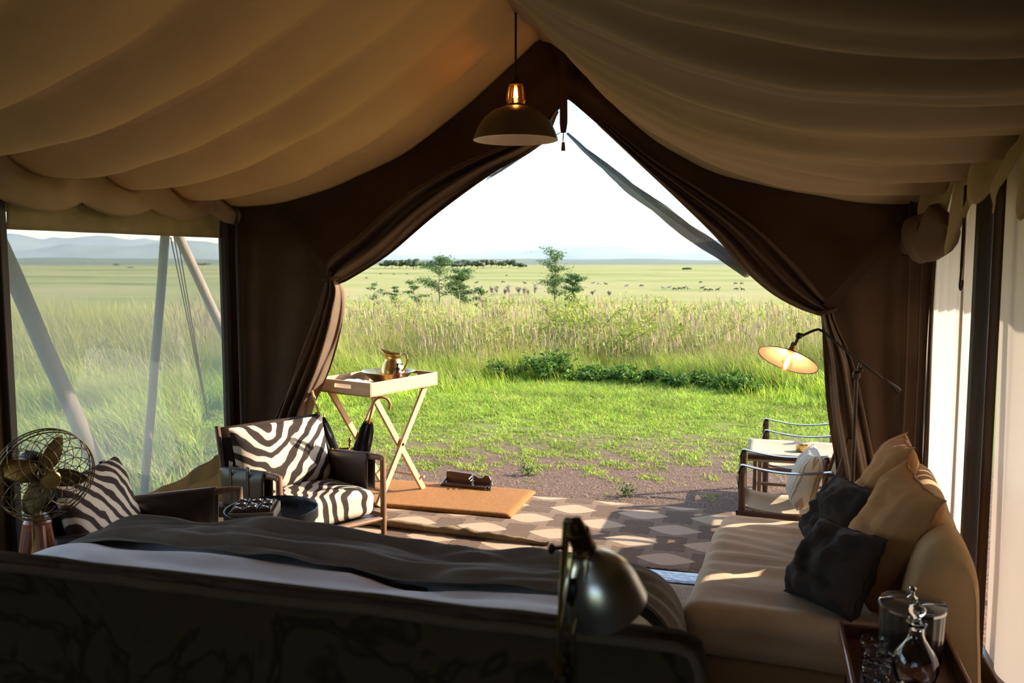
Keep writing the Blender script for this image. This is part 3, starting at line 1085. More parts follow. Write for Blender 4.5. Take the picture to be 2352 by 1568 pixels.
BU0, BU1, BV0, BV1 = -2.50, -0.32, 1.33, 2.98
bed = thing('bed', 'wide low bed with a dark slipcovered headboard', 'bed', ((BU0 + BU1) / 2, 1.25, 0))
bx = (BU0 + BU1) / 2
mb = MB()
def hb_warp(p):
    x = p.x
    p = Vector(p)
    if p.z > 0.9:
        p.z += 0.006 * nz(x * 5, 1) - 0.012 * (1 - min(1, abs(x - 1.19) * 2.5))* 0
    p.y += 0.006 * nz(x * 4, p.z * 4, 2)
    return p
HBL, HBR = -2.60 - bx, -0.065 - bx
rbox(mb, ((HBL + HBR) / 2, 0.0, 0.55), (HBR - HBL, 0.062, 1.10), 0.020, warp=hb_warp, sub=22)
hb = mb.build('headboard', M['headboard'], bed, smooth=180, weld=1e-4)
for y in (-0.026, 0.026):
    mb = MB()
    mb.tube([Vector((HBL + 0.012, y, 0.05)), (HBL + 0.012, y, 1.06), (HBL + 0.03, y, 1.092)] + [(HBL + 0.05 + (HBR - HBL - 0.09) * k / 30, y, 1.095 + 0.004 * nz(k * 0.9, y * 9)) for k in range(31)] + [(HBR - 0.018, y, 1.088), (HBR - 0.006, y, 1.06), (HBR - 0.006, y, 0.05)], 0.008, 8)
    mb.build('piping', M['piping'], hb)
mb = MB()
rbox(mb, (0, (BV0 + BV1) / 2 - 1.25, 0.36), (BU1 - BU0 - 0.06, BV1 - BV0 - 0.04, 0.28), 0.06)
mb.build('mattress', M['mattress'], bed, smooth=180, weld=1e-4)
mb = MB()
mb.box((0, (BV0 + BV1) / 2 - 1.25, 0.15), (BU1 - BU0 - 0.12, BV1 - BV0 - 0.08, 0.15))
mb.build('bed_base', M['dark_wood'], bed, bevel=0.01)
for sx in (-1, 1):
    for y in (0.2, BV1 - 1.25 - 0.15):
        mb = MB()
        mb.lathe([(0, 0), (0.025, 0), (0.035, 0.08), (0, 0.08)], 12, None, (sx * ((BU1 - BU0) / 2 - 0.15), y, 0))
        mb.build('leg', M['dark_wood'], bed)

def bed_top(u, v):
    x = (u - BU0) / (BU1 - BU0)
    z = 0.565 + 0.020 * math.exp(-((x - 0.20) / 0.28) ** 2) * smooth01(1.6, 2.5, v)
    z += 0.030 * nz(u * 1.3, v * 1.5, 2) + 0.012 * nz(u * 3.5 + v * 2, v * 7, 5)
    return z
def over(u0, u1, v0, v1, lift, hem, foot_drop, wr, nu=90, nv=46, seed=0.0, wv=26, dip=0.0):
    def fn(a, b):
        e = a * 2 - 1
        e = math.copysign(abs(e) ** 0.55, e)         # crowd the columns to the edges
        u = (u0 + u1) / 2 + (u1 - u0) / 2 * e
        if foot_drop:
            q = 1 - (1 - b) ** 1.8
        else:
            q = b
        v = v0 + (v1 - v0) * q
        zt = bed_top(u, v) + lift - dip * smooth01(2.64, 2.76, v)
        zt += 0.3 * wr * math.sin(v * wv + 2.5 * nz(u * 0.9, v, seed)) + wr * (nz(u * 3.0 + v * 3, v * wv * 0.35 + u * 1.2, seed) + 0.6 * nz(u * 5, v * wv * 0.6 - u * 2, seed + 3))
        k = (1 - abs(e) ** (16 if e > 0 else 9)) ** 0.5
        if foot_drop:
            k *= max(0.0, 1 - max(0, (v - (v1 - 0.10)) / 0.10) ** 2.4) ** 0.5
        z = hem + (zt - hem) * k
        sway = 0.025 * math.sin(v * 16 + seed) * (1 - k)
        return (u + sway, v + (0.02 * math.sin(u * 14) * (1 - k) if foot_drop else 0), z)
    mb = MB()
    mb.grid(fn, nu, nv)
    return mb
duv = over(-2.80, -0.235, 1.29, 2.97, 0.0, 0.22, True, 0.022, seed=1.0, wv=18, dip=0.05).build('duvet', M['sheet'], smooth=180, solid=0.012)
tag(duv, 'white duvet spread over the wide bed', 'duvet')
thr = over(-2.80, -0.19, 2.70, 3.08, 0.016, 0.16, True, 0.026, nu=130, nv=70, seed=7.0, wv=34)
# the headward edge lies at a slight angle and is rolled into a dark hem
thr_o = thr.build('bed_throw', M['throw'], smooth=180, solid=0.010)
tag(thr_o, 'crumpled grey-brown throw across the foot of the bed', 'throw')

# ------------------------------------------------------------------ chrome reading lamp on the headboard
rl = thing('reading_lamp', 'shiny metal reading lamp clamped to the dark headboard', 'lamp', (-0.262, 1.17, 1.0))
mb = MB()
mb.tube([(-0.004, 0, 0.02), (0.0, 0, 0.16), (0.006, 0.0, 0.285)], 0.0055, 10)
mb.build('rod', M['brass'], rl)
mb = MB()
mb.box((0, 0.012, 0.03), (0.022, 0.014, 0.08)).lathe([(0, 0), (0.01, 0), (0.012, 0.006), (0, 0.012)], 12, rotm((0, 0, 1), (0, -1, 0)), (0, 0.004, 0.05))
mb.build('clamp', M['bronze'], rl, bevel=0.002)
ax = Vector((0.22, 0.34, -0.90)).normalized()
Ms = rotm((0, 0, 1), ax)
neck = Vector((0.030, 0.005, 0.248))
mb = MB()
mb.lathe([(0.017, 0.0), (0.0185, 0.008), (0.025, 0.018), (0.040, 0.032), (0.053, 0.052), (0.060, 0.074), (0.063, 0.096), (0.0645, 0.102), (0.0625, 0.102), (0.058, 0.074), (0.051, 0.053), (0.038, 0.034), (0.023, 0.020), (0.0165, 0.010)], 40, Ms, neck)
sh = mb.build('shade', M['silver'], rl, smooth=60)
mb = MB()
mb.lathe([(0, -0.048), (0.010, -0.046), (0.013, -0.036), (0.013, -0.03), (0.0165, -0.028), (0.0165, -0.002), (0.018, 0.0), (0.018, 0.008), (0.0, 0.008)], 20, Ms, neck)
mb.build('socket', M['brass_dark'], rl)
mb = MB()
for dx in (-0.012, 0.010):
    mb.tube(spline([neck + Vector((dx, -0.018, -0.005)), neck + Vector((dx - 0.004, -0.022, -0.045)), Vector((0.012 + dx * 0.8, -0.016, 0.12)), Vector((0.014 + dx * 0.5, -0.01, 0.082))], 5), 0.0028, 6)
mb.tube([neck + Vector((-0.014, -0.018, -0.008)), neck + Vector((0.014, -0.018, -0.008))], 0.004, 6)
mb.build('yoke', M['chrome'], rl)
mb = MB()
mb.tube([Vector((-0.012, -0.004, 0.245)), (-0.001, -0.002, 0.247)], 0.004, 8).blob((-0.014, -0.004, 0.245), (0.006, 0.006, 0.008))
mb.build('swivel_knob', M['bronze'], rl)
mb = MB()
mb.tube([(0.006, 0, 0.285), neck - ax * 0.044], 0.006, 8)
mb.build('swivel_link', M['bronze'], rl)
mb = MB()
mb.blob((0.020, -0.014, 0.188), (0.010, 0.009, 0.022))
mb.build('switch', M['black_metal'], rl)

# ------------------------------------------------------------------ sofa
SO = Vector((-0.245, 2.99, 0))
SRZ = -R(4.3)
sofa = thing('sofa', 'tan linen two-seat sofa against the gauze wall', 'sofa', SO, SRZ)
SL = 1.22
mb = MB()
rbox(mb, (0.47, SL / 2, 0.145), (0.88, SL - 0.04, 0.27), 0.03)
mb.build('base', M['sofa'], sofa, smooth=180, weld=1e-4)
mb = MB()
def seat_warp(p):
    p = Vector(p)
    x, y = p.x, p.y
    if p.z > 0.33:
        kz = smooth01(0.33, 0.45, p.z)
        p.z += kz * 0.016 * nz(x * 2, y * 3.0, 1) + kz * 0.016 * nz(x * 1.8, y * 17, 4) * (0.4 + 0.6 * smooth01(0.0, 0.5, x)) - 0.012 * math.sin(PI * min(1, max(0, y / SL))) * 0 
        p.z += kz * 0.007 * math.exp(-((y - 0.62) / 0.25) ** 2) * math.sin(y * 55 + x * 9 + 2 * nz(x * 4, y * 3))
    p.x += 0.010 * nz(y * 5, p.z * 6, 7)
    p.y += 0.010 * nz(x * 5, p.z * 6, 9)
    return p
rbox(mb, (0.375, SL / 2, 0.365), (0.77, SL + 0.03, 0.185), 0.07, warp=seat_warp, sub=44)
mb.build('seat_cushion', M['seat'], sofa, smooth=180, weld=1e-4)
mb = MB()
prof = [(0.70, 0.27), (0.705, 0.50), (0.735, 0.66), (0.785, 0.745), (0.845, 0.765), (0.895, 0.725), (0.925, 0.62), (0.935, 0.40), (0.935, 0.02), (0.72, 0.02)]
ps = spline([(q[0], 0, q[1]) for q in prof] + [(prof[0][0], 0, prof[0][1])], 5)[:-1]
npn = len(ps)
def bk(a, b):
    y = SL * b
    e = min(b, 1 - b) * SL
    k = 1.0 if e > 0.05 else 0.90 + 0.10 * math.sqrt(max(0, 1 - (1 - e / 0.05) ** 2))
    p = ps[int(round(a * npn)) % npn]
    cx_, cz_ = 0.81, 0.35
    return (cx_ + (p.x - cx_) * k + 0.008 * nz(y * 4, p.z * 4), y + (0.01 * nz(p.z * 6, p.x * 6)), cz_ + (p.z - cz_) * k + 0.008 * nz(y * 5, p.x * 5, 2))
mb.grid(bk, npn, 40, wrap=True)
n0 = len(mb.v)
mb.f += [tuple(i * 41 for i in range(npn)), tuple(i * 41 + 40 for i in range(npn - 1, -1, -1))]
mb.build('backrest', M['sofa'], sofa, smooth=60)

def sofa_pillow(label, loc, w, h, t, lean, roll, mat, seed, group, yawdeg=0):
    o = pillow_mesh(w, h, t, seed, 0.036 if 'charcoal' in label else 0.022, 26, 0.06 if 'charcoal' in label else 0.10, 0.028).build('throw_pillow', M[mat], smooth=180)
    o.matrix_world = lean_matrix(loc, (math.sin(R(yawdeg)), math.cos(R(yawdeg)), 0), lean, roll)
    return tag(o, label, 'pillow', group)
sofa_pillow('large tan linen pillow at the far end of the sofa', (0.525, 3.98, 0.675), 0.47, 0.47, 0.19, 0.42, 0.06, 'tan_pillow', 1.3, 'sofa pillows', 6)
sofa_pillow('large tan linen pillow nearest the drinks tray', (0.475, 3.36, 0.655), 0.52, 0.47, 0.20, 0.44, -0.04, 'tan_pillow', 4.1, 'sofa pillows', -6)
sofa_pillow('charcoal linen pillow leaning upright on the far tan pillow', (0.335, 3.78, 0.585), 0.32, 0.32, 0.18, 0.42, 0.0, 'grey_pillow', 2.2, 'sofa pillows', -22)
sofa_pillow('charcoal linen pillow slumped flat at the near end of the sofa', (0.268, 3.15, 0.588), 0.30, 0.30, 0.18, 0.55, 0.0, 'grey_pillow', 6.6, 'sofa pillows', -42)

# ------------------------------------------------------------------ drinks tray beside the sofa
TZ = 0.47
dt = thing('tray_stand', 'dark wooden tray stand holding glassware at the sofa end', 'side table', (0.415, 2.47, 0))
TW, TL = 0.30, 0.74
mb = MB(); mb.box((0, 0, TZ - 0.012), (TW, TL, 0.022)); mb.build('tray_board', M['red_wood'], dt, bevel=0.004)
for sx in (-1, 1):
    mb = MB()
    mb.beam((sx * TW / 2, -TL / 2, TZ + 0.022), (sx * TW / 2, TL / 2, TZ + 0.022), 0.014, 0.05)
    mb.build('rim', M['red_wood'], dt, bevel=0.004)
    mb = MB()
    mb.beam((-TW / 2, sx * TL / 2, TZ + 0.018), (TW / 2, sx * TL / 2, TZ + 0.018), 0.014, 0.045)
    mb.build('rim', M['red_wood'], dt, bevel=0.004)
for sx in (-1, 1):
    for sy in (-1, 1):
        mb = MB()
        mb.tube([(sx * (TW / 2 - 0.03), sy * (TL / 2 - 0.04), 0), (sx * (TW / 2 - 0.03), sy * (TL / 2 - 0.04), TZ - 0.02)], [0.012, 0.017], 10)
        mb.build('leg', M['dark_wood'], dt)

def glass_pair(prof, th):
    return prof + [(max(0.0005, r - th), z + (th if i == 0 else 0)) for i, (r, z) in reversed(list(enumerate(prof)))]
ib = thing('ice_bucket', 'fluted smoked glass jar with a flat chrome-knobbed lid', 'jar', (0.455, 2.745, TZ + 0.001))
mb = MB()
def flute(prof, n=72, amp=0.0025, k=18):
    vs_, fs_ = [], []
    for (r, z) in prof:
        for i in range(n):
            a = 2 * PI * i / n
            rr = max(1e-5, r + (amp * math.cos(k * a) if r > 0.05 else 0))
            vs_.append((rr * math.cos(a), rr * math.sin(a), z))
    for i in range(len(prof) - 1):
        for j in range(n):
            l = (j + 1) % n
            fs_.append((i * n + j, i * n + l, (i + 1) * n + l, (i + 1) * n + j))
    return vs_, fs_
mb.add(*flute([(0, 0), (0.082, 0), (0.085, 0.01), (0.090, 0.15), (0.0905, 0.155), (0.086, 0.155), (0.080, 0.014), (0, 0.012)]))
mb.build('jar', M['smoked_glass'], ib, smooth=50)
mb = MB()
mb.lathe([(0, 0.158), (0.092, 0.157), (0.0945, 0.160), (0.0945, 0.164), (0.09, 0.167), (0.03, 0.176), (0.012, 0.18), (0, 0.18)], 48)
lid = mb.build('lid', M['smoked_glass'], ib, smooth=50)
mb = MB()
mb.lathe([(0.088, 0.150), (0.0945, 0.150), (0.0945, 0.158), (0.088, 0.158)], 48)
mb.build('rim_band', M['chrome'], ib)
mb = MB()
mb.lathe([(0, 0.178), (0.016, 0.178), (0.014, 0.182), (0.006, 0.188), (0.005, 0.198), (0.010, 0.203), (0.011, 0.208), (0.008, 0.213), (0, 0.214)], 20)
mb.build('knob', M['chrome'], lid)

dc = thing('decanter', 'clear round-bellied glass decanter with a heart-shaped stopper', 'decanter', (0.432, 2.525, TZ + 0.001))
outer = [(0.0, 0.0), (0.040, 0.0), (0.043, 0.004), (0.050, 0.022), (0.059, 0.055), (0.058, 0.085), (0.048, 0.110), (0.034, 0.130), (0.024, 0.146), (0.0195, 0.160), (0.020, 0.176), (0.027, 0.188), (0.028, 0.191)]
inner = [(0.022, 0.189), (0.0165, 0.175), (0.0165, 0.160), (0.020, 0.147), (0.031, 0.129), (0.045, 0.108), (0.054, 0.084), (0.054, 0.056), (0.044, 0.026), (0.03, 0.014), (0.0, 0.012)]
mb = MB()
vs_, fs_ = flute(outer, 48, 0.002, 6)
mb.add(vs_, fs_)
mb.lathe([outer[-1]] + inner, 48)
mb.build('bottle', M['clear_glass'], dc, smooth=70, weld=2e-4)
mb = MB()
mb.lathe([(0, 0.170), (0.013, 0.170), (0.0155, 0.188), (0.012, 0.194), (0.009, 0.200), (0.012, 0.206), (0.021, 0.218), (0.0235, 0.228), (0.020, 0.236), (0.010, 0.238), (0.004, 0.244), (0.0015, 0.256), (0, 0.257)], 24)
mb.build('stopper', M['clear_glass'], dc, smooth=70)

def tumbler(loc, label):
    g_ = thing('tumbler', label, 'glass', loc, random.random(), 'cut glass tumblers on the tray')
    mb = MB()
    prof = [(0, 0), (0.026, 0), (0.029, 0.004), (0.0315, 0.022), (0.0305, 0.030), (0.034, 0.050), (0.033, 0.058), (0.0365, 0.078), (0.037, 0.085), (0.0345, 0.085), (0.031, 0.050), (0.027, 0.016), (0, 0.014)]
    mb.add(*flute([(r, z) for r, z in prof], 40, 0.0018, 8))
    mb.build('body', M['cut_glass'], g_, smooth=60)
    return g_
tumbler((0.325, 2.46, TZ + 0.001), 'cut glass tumbler standing on the wooden tray, nearest the camera')
tumbler((0.340, 2.545, TZ + 0.001), 'cut glass tumbler behind the nearer tumbler, left of the decanter')
tumbler((0.338, 2.632, TZ + 0.001), 'cut glass tumbler farthest back on the tray, before the ice bucket')

# ------------------------------------------------------------------ floor lamp
fl = thing('floor_lamp', 'black swing-arm floor lamp with a shallow cone shade behind the sofa', 'lamp', (0.462, 4.60, 0))
mb = MB(); mb.lathe([(0, 0), (0.12, 0), (0.12, 0.012), (0.03, 0.02), (0.012, 0.03), (0, 0.03)], 32); mb.build('base', M['bronze'], fl)
pv = onv(1967, 852, 4.6) - Vector(fl.location)
mb = MB(); mb.tube([(0, 0, 0.02), (0, 0, pv.z - 0.03)], 0.0095, 12); mb.build('pole', M['bronze'], fl)
mb = MB(); mb.blob((0, 0, pv.z - 0.02), (0.02, 0.016, 0.024)); mb.blob((0.018, -0.01, pv.z + 0.005), (0.012, 0.012, 0.012)); mb.tube([(0, 0, pv.z - 0.02), onv(1977, 832, 4.6) - Vector(fl.location)], 0.008, 8); mb.tube([(-0.005, -0.02, pv.z - 0.02), (-0.005, 0.025, pv.z - 0.02)], 0.007, 8); mb.build('swivel_joint', M['bronze'], fl)
arm = [onv(*p, 4.6) - Vector(fl.location) for p in ((1842, 771), (1872, 758), (1888, 760), (1925, 790), (1975, 830), (2030, 872))]
mb = MB(); mb.tube(spline(arm, 5), 0.0065, 8); mb.build('swing_arm', M['bronze'], fl)
mb = MB()
e0, e1 = onv(2028, 870, 4.6) - Vector(fl.location), onv(2066, 900, 4.6) - Vector(fl.location)
mb.tube([e0, e0.lerp(e1, 0.15), e0.lerp(e1, 0.9), e1], [0.006, 0.011, 0.017, 0.013], 12); mb.build('counterweight', M['bronze'], fl)
hc = onv(1823, 797, 4.6) - Vector(fl.location)
ball = onv(1835, 771, 4.6) - Vector(fl.location)
mb = MB(); mb.blob(ball, 0.017).blob(ball + Vector((0.014, 0, 0.004)), 0.010); mb.tube([ball, hc], 0.008, 8); mb.build('ball_joint', M['bronze'], fl)
sax = (Vector((-0.30, -0.42, -0.86))).normalized()
Ms = rotm((0, 0, 1), sax)
apex = hc + Vector((-0.008, 0, -0.01))
mb = MB(); mb.lathe([(0, -0.035), (0.012, -0.035), (0.014, -0.03), (0.018, -0.028), (0.018, -0.004), (0.021, 0.0), (0.021, 0.012), (0, 0.012)], 20, Ms, apex); mb.build('socket', M['brass'], fl)
RS = 0.150
mb = MB(); mb.lathe([(0.020, 0.008), (0.032, 0.014), (RS, 0.060), (RS + 0.003, 0.063), (RS + 0.002, 0.065), (RS - 0.001, 0.0625)], 48, Ms, apex); shd = mb.build('shade', M['bronze'], fl, smooth=50)
mb = MB(); mb.lathe([(0.016, 0.0105), (0.032, 0.0165), (RS - 0.001, 0.0625)], 48, Ms, apex); mb.build('shade_lining', M['lamp_inner'], shd, smooth=50)
def bulb(root, mtx, c, s=1.0, light=12.0, name='bulb'):
    mb = MB()
    mb.lathe([(0.012 * s, 0.012 * s), (0.013 * s, 0.03 * s), (0.022 * s, 0.055 * s), (0.030 * s, 0.080 * s), (0.026 * s, 0.105 * s), (0.012 * s, 0.120 * s), (0, 0.123 * s)], 20, mtx, c)
    b = mb.build(name, M['bulb_glass'], root, smooth=70)
    mb = MB()
    for k in range(6):
        a0, a1 = 2 * PI * k / 6, 2 * PI * (k + 0.5) / 6
        p = [mtx @ Vector((0.007 * s * math.cos(a0), 0.007 * s * math.sin(a0), 0.035 * s)) + Vector(c), mtx @ Vector((0.012 * s * math.cos(a1), 0.012 * s * math.sin(a1), 0.09 * s)) + Vector(c)]
        mb.tube(p, 0.0014 * s, 5)
    mb.build('filament', M['filament'], b)
    ld = bpy.data.lights.new('bulb_light', 'POINT')
    ld.energy = light
    ld.color = (1.0, 0.62, 0.30)
    ld.shadow_soft_size = 0.012
    lo = bpy.data.objects.new('bulb_light', ld)
    COL.objects.link(lo)
    lo.parent = root
    lo.location = mtx @ Vector((0, 0, 0.065 * s)) + Vector(c)
bulb(fl, Ms, apex, 1.0, 1.8)

# ------------------------------------------------------------------ pendant lamp over the door
pl = thing('pendant_lamp', 'dark olive dome pendant lamp hanging from the tent ridge', 'lamp', (-1.29, 4.57, 0))
prim = onv(1186, 322, 4.57).z
ptop = onv(1188, 35, 4.57).z
mb = MB(); mb.tube([(0, 0, prim + 0.34), (0, 0, ptop + 0.08)], 0.006, 8); mb.build('cord', M['black_metal'], pl)
PR = 0.228
dome = [(0.055, 0.178), (0.075, 0.172), (0.12, 0.155), (0.165, 0.120), (0.198, 0.075), (0.219, 0.03), (PR, 0.0)]
mb = MB(); mb.lathe([(0.04, 0.19), (0.05, 0.188), (0.052, 0.180)] + dome, 56, None, (0, 0, prim)); sd = mb.build('shade', M['olive_enamel'], pl, smooth=50)
mb = MB(); mb.lathe([(PR - 0.0005, 0.0005)] + [(r - 0.004, z - 0.003) for r, z in reversed(dome[:-1])], 56, None, (0, 0, prim)); mb.build('shade_lining', M['cream_enamel'], sd, smooth=50)
mb = MB(); mb.lathe([(0.046, 0.188), (0.047, 0.196), (0.052, 0.205), (0.048, 0.24), (0.040, 0.285), (0.036, 0.295)], 28, None, (0, 0, prim)); mb.build('glass_collar', M['bell_glass'], pl, smooth=60)
for k in range(4):
    a = PI / 4 + k * PI / 2
    mb = MB()
    mb.tube([(0.050 * math.cos(a), 0.050 * math.sin(a), prim + 0.19), (0.040 * math.cos(a), 0.040 * math.sin(a), prim + 0.29)], 0.003, 6)
    mb.build('cage_rod', M['brass_dark'], pl)
mb = MB(); mb.lathe([(0.038, 0.290), (0.040, 0.295), (0.038, 0.303), (0.020, 0.310), (0.018, 0.335), (0.008, 0.348), (0, 0.35)], 24, None, (0, 0, prim)); mb.build('socket', M['bronze'], pl)
bulb(pl, rotm((0, 0, 1), (0, 0, -1)), Vector((0, 0, prim + 0.31)), 0.95, 0.9)

# ------------------------------------------------------------------ rugs, mat, sill
t = NT('oval_woven_rug')
v = t.coord()
sp = t.n('ShaderNodeSeparateXYZ'); t.l(v, sp.inputs[0])
x, y = sp.outputs[0], sp.outputs[1]
wx = t.math('ADD', x, t.math('MULTIPLY', t.noise(v, 3.0, 2), 0.03))
PX, PY = 0.46, 0.27
row = t.math('FLOOR', t.math('DIVIDE', y, PY))
off = t.math('MULTIPLY', t.math('MODULO', t.math('ADD', row, 100.0), 2.0), PX / 2)
fx = t.math('SUBTRACT', t.math('FRACT', t.math('DIVIDE', t.math('ADD', wx, off), PX)), 0.5)
fy = t.math('SUBTRACT', t.math('FRACT', t.math('DIVIDE', y, PY)), 0.5)
ex = t.math('DIVIDE', fx, 0.37)
ey = t.math('DIVIDE', fy, 0.40)
rr = t.math('ADD', t.math('POWER', t.math('ABSOLUTE', ex), 1.5), t.math('ABSOLUTE', ey))
oval = t.math('LESS_THAN', t.math('ADD', rr, t.math('MULTIPLY', t.noise(v, 60, 2), 0.15)), 1.0)
lin = t.math('GREATER_THAN', t.math('SINE', t.math('MULTIPLY', t.math('ADD', y, t.math('MULTIPLY', t.math('ABSOLUTE', fx), 0.18)), 2 * PI / 0.022)), 0.15)
side = t.math('GREATER_THAN', t.math('ABSOLUTE', fx), 0.30)
lines = t.math('MULTIPLY', lin, side)
ground_c = t.mixc(t.noise(v, 120, 3), (0.15, 0.095, 0.065), (0.33, 0.225, 0.155))
c = t.mixc(lines, ground_c, (0.065, 0.042, 0.030))
oc = t.mixc(t.noise(v, 150, 2), (0.40, 0.29, 0.19), (0.52, 0.39, 0.27))
c = t.mixc(oval, c, oc)
M['rug'] = t.done(t.principled(c, 0.95, 0, t.bump(t.noise(v, 260, 3), 0.5, 0.004), **{'Specular IOR Level': 0.1}))
t = NT('woven_sisal')
v = t.coord()
ck = t.n('ShaderNodeTexBrick'); ck.inputs['Scale'].default_value = 18; t.l(v, ck.inputs[0])
ck.inputs[1].default_value = (0.40, 0.31, 0.21, 1); ck.inputs[2].default_value = (0.28, 0.21, 0.14, 1); ck.inputs[3].default_value = (0.07, 0.05, 0.035, 1)
M['sisal'] = t.done(t.principled(ck.outputs[0], 0.95, 0, t.bump(ck.outputs[1], -0.6, 0.012)))
M['coir'] = solid_mat('coir', (0.36, 0.15, 0.034), 0.95, var=0.22, scale=70, bump=0.8, bscale=420, bdist=0.006)

def sheet(name, x0, x1, y0, y1, z, th, mat, nu=60, nv=30, wob=0.012, seed=0.0, skew=(0, 0)):
    mb = MB()
    cx_, cy_ = (x0 + x1) / 2, (y0 + y1) / 2
    def top(a, b):
        u, w = x0 + (x1 - x0) * a, y0 + (y1 - y0) * b + skew[0] * (a - 0.5)
        e = min(a, 1 - a, b, 1 - b)
        return (u + wob * nz(w * 3, seed), w + wob * nz(u * 3, seed + 2), z + th * min(1, e * 40 + 0.15) + 0.3 * wob * abs(nz(u * 2, w * 5, seed)))
    mb.grid(top, nu, nv)
    o = mb.build(name, mat, None, smooth=180)
    return o
rg = sheet('patterned_rug', -2.75, 0.62, 4.58, 5.80, 0.002, 0.008, M['rug'], 80, 40, 0.014, 1.0, (-0.03, 0))
tag(rg, 'brown woven rug with rows of pale ovals across the doorway', 'rug')
s2 = sheet('sisal_rug', -2.4, 0.55, 3.05, 4.38, 0.002, 0.009, M['sisal'], 40, 40, 0.006, 4.0)
tag(s2, 'coarse natural sisal rug between the bed and the sofa', 'rug')
ps_ = sheet('plastic_strip', -0.9, 0.3, 4.40, 4.565, 0.002, 0.006, M['plastic'], 50, 10, 0.012, 6.0)
tag(ps_, 'crinkled clear plastic strip lying between the two rugs', 'plastic sheet')
dm = sheet('doormat', -2.72, -1.50, 5.215, 5.845, 0.016, 0.022, M['coir'], 60, 40, 0.004, 9.0)
m_ = dm.modifiers.new('thick', 'SOLIDIFY'); m_.thickness = 0.02; m_.offset = -1
tag(dm, 'plain orange coir doormat outside the door flap', 'doormat')
M['sill'] = cloth_mat('sill_canvas', (0.26, 0.175, 0.10), wr=0.4)
# rolled canvas door sill beside the rug
mb = MB()
def sill(a, b):
    u = -3.3 + 2.15 * a
    th = 2 * PI * b
    r_ = 0.022 * (1 - 0.55 * smooth01(0.75, 1.0, a)) * (1 + 0.35 * nz(u * 14, b * 2) * smooth01(0.5, 0.7, a))
    return (u, 4.84 - 0.07 * smooth01(0.45, 1, a) + r_ * 1.4 * math.cos(th), 0.012 + max(0, r_ * 1.1 + r_ * 1.1 * math.sin(th)))
mb.grid(sill, 90, 12)
sl = mb.build('canvas_sill', M['sill'], smooth=180)
tag(sl, 'low roll of tan canvas along the door threshold', 'canvas roll')

# ------------------------------------------------------------------ dark boot scraper on the doormat
bs = thing('boot_scraper', 'dark wooden boot scraper lying on the back edge of the doormat', 'boot scraper', (-1.985, 5.785, 0.04), R(-4))
mb = MB(); mb.box((-0.02, 0, 0.012), (0.34, 0.09, 0.016)); mb.build('base_board', M['dark_wood'], bs, bevel=0.003)
mb = MB(); mb.prism([(-0.18, 0.0), (0.02, 0.0), (0.02, 0.072), (-0.15, 0.080), (-0.18, 0.075)], 0.02, None, (0, 0.03, 0.015)); mb.build('side_board', M['dark_wood'], bs, bevel=0.003)
mb = MB(); mb.prism([(0.03, 0.0), (0.18, 0.0), (0.16, 0.05), (0.15, 0.068), (0.125, 0.072), (0.10, 0.052), (0.075, 0.048), (0.05, 0.06), (0.03, 0.066)], 0.02, None, (0, 0.03, 0.015)); mb.build('notched_board', M['dark_wood'], bs, bevel=0.003)
for k in range(4):
    mb = MB(); mb.tube([(0.022 + 0.012 * k, 0.02, 0.075 - 0.013 * k), (0.022 + 0.012 * k, -0.04, 0.065 - 0.013 * k)], 0.004, 6); mb.build('rod', M['chrome'], bs)
for sx in (-0.17, 0.165):
    mb = MB(); mb.tube([(sx, 0.03, 0.05), (sx + 0.02 * (1 if sx > 0 else -1), -0.05, 0.0)], 0.007, 8); mb.blob((sx, -0.03, 0.012), (0.014, 0.02, 0.012)); mb.build('foot', M['black_metal'], bs)

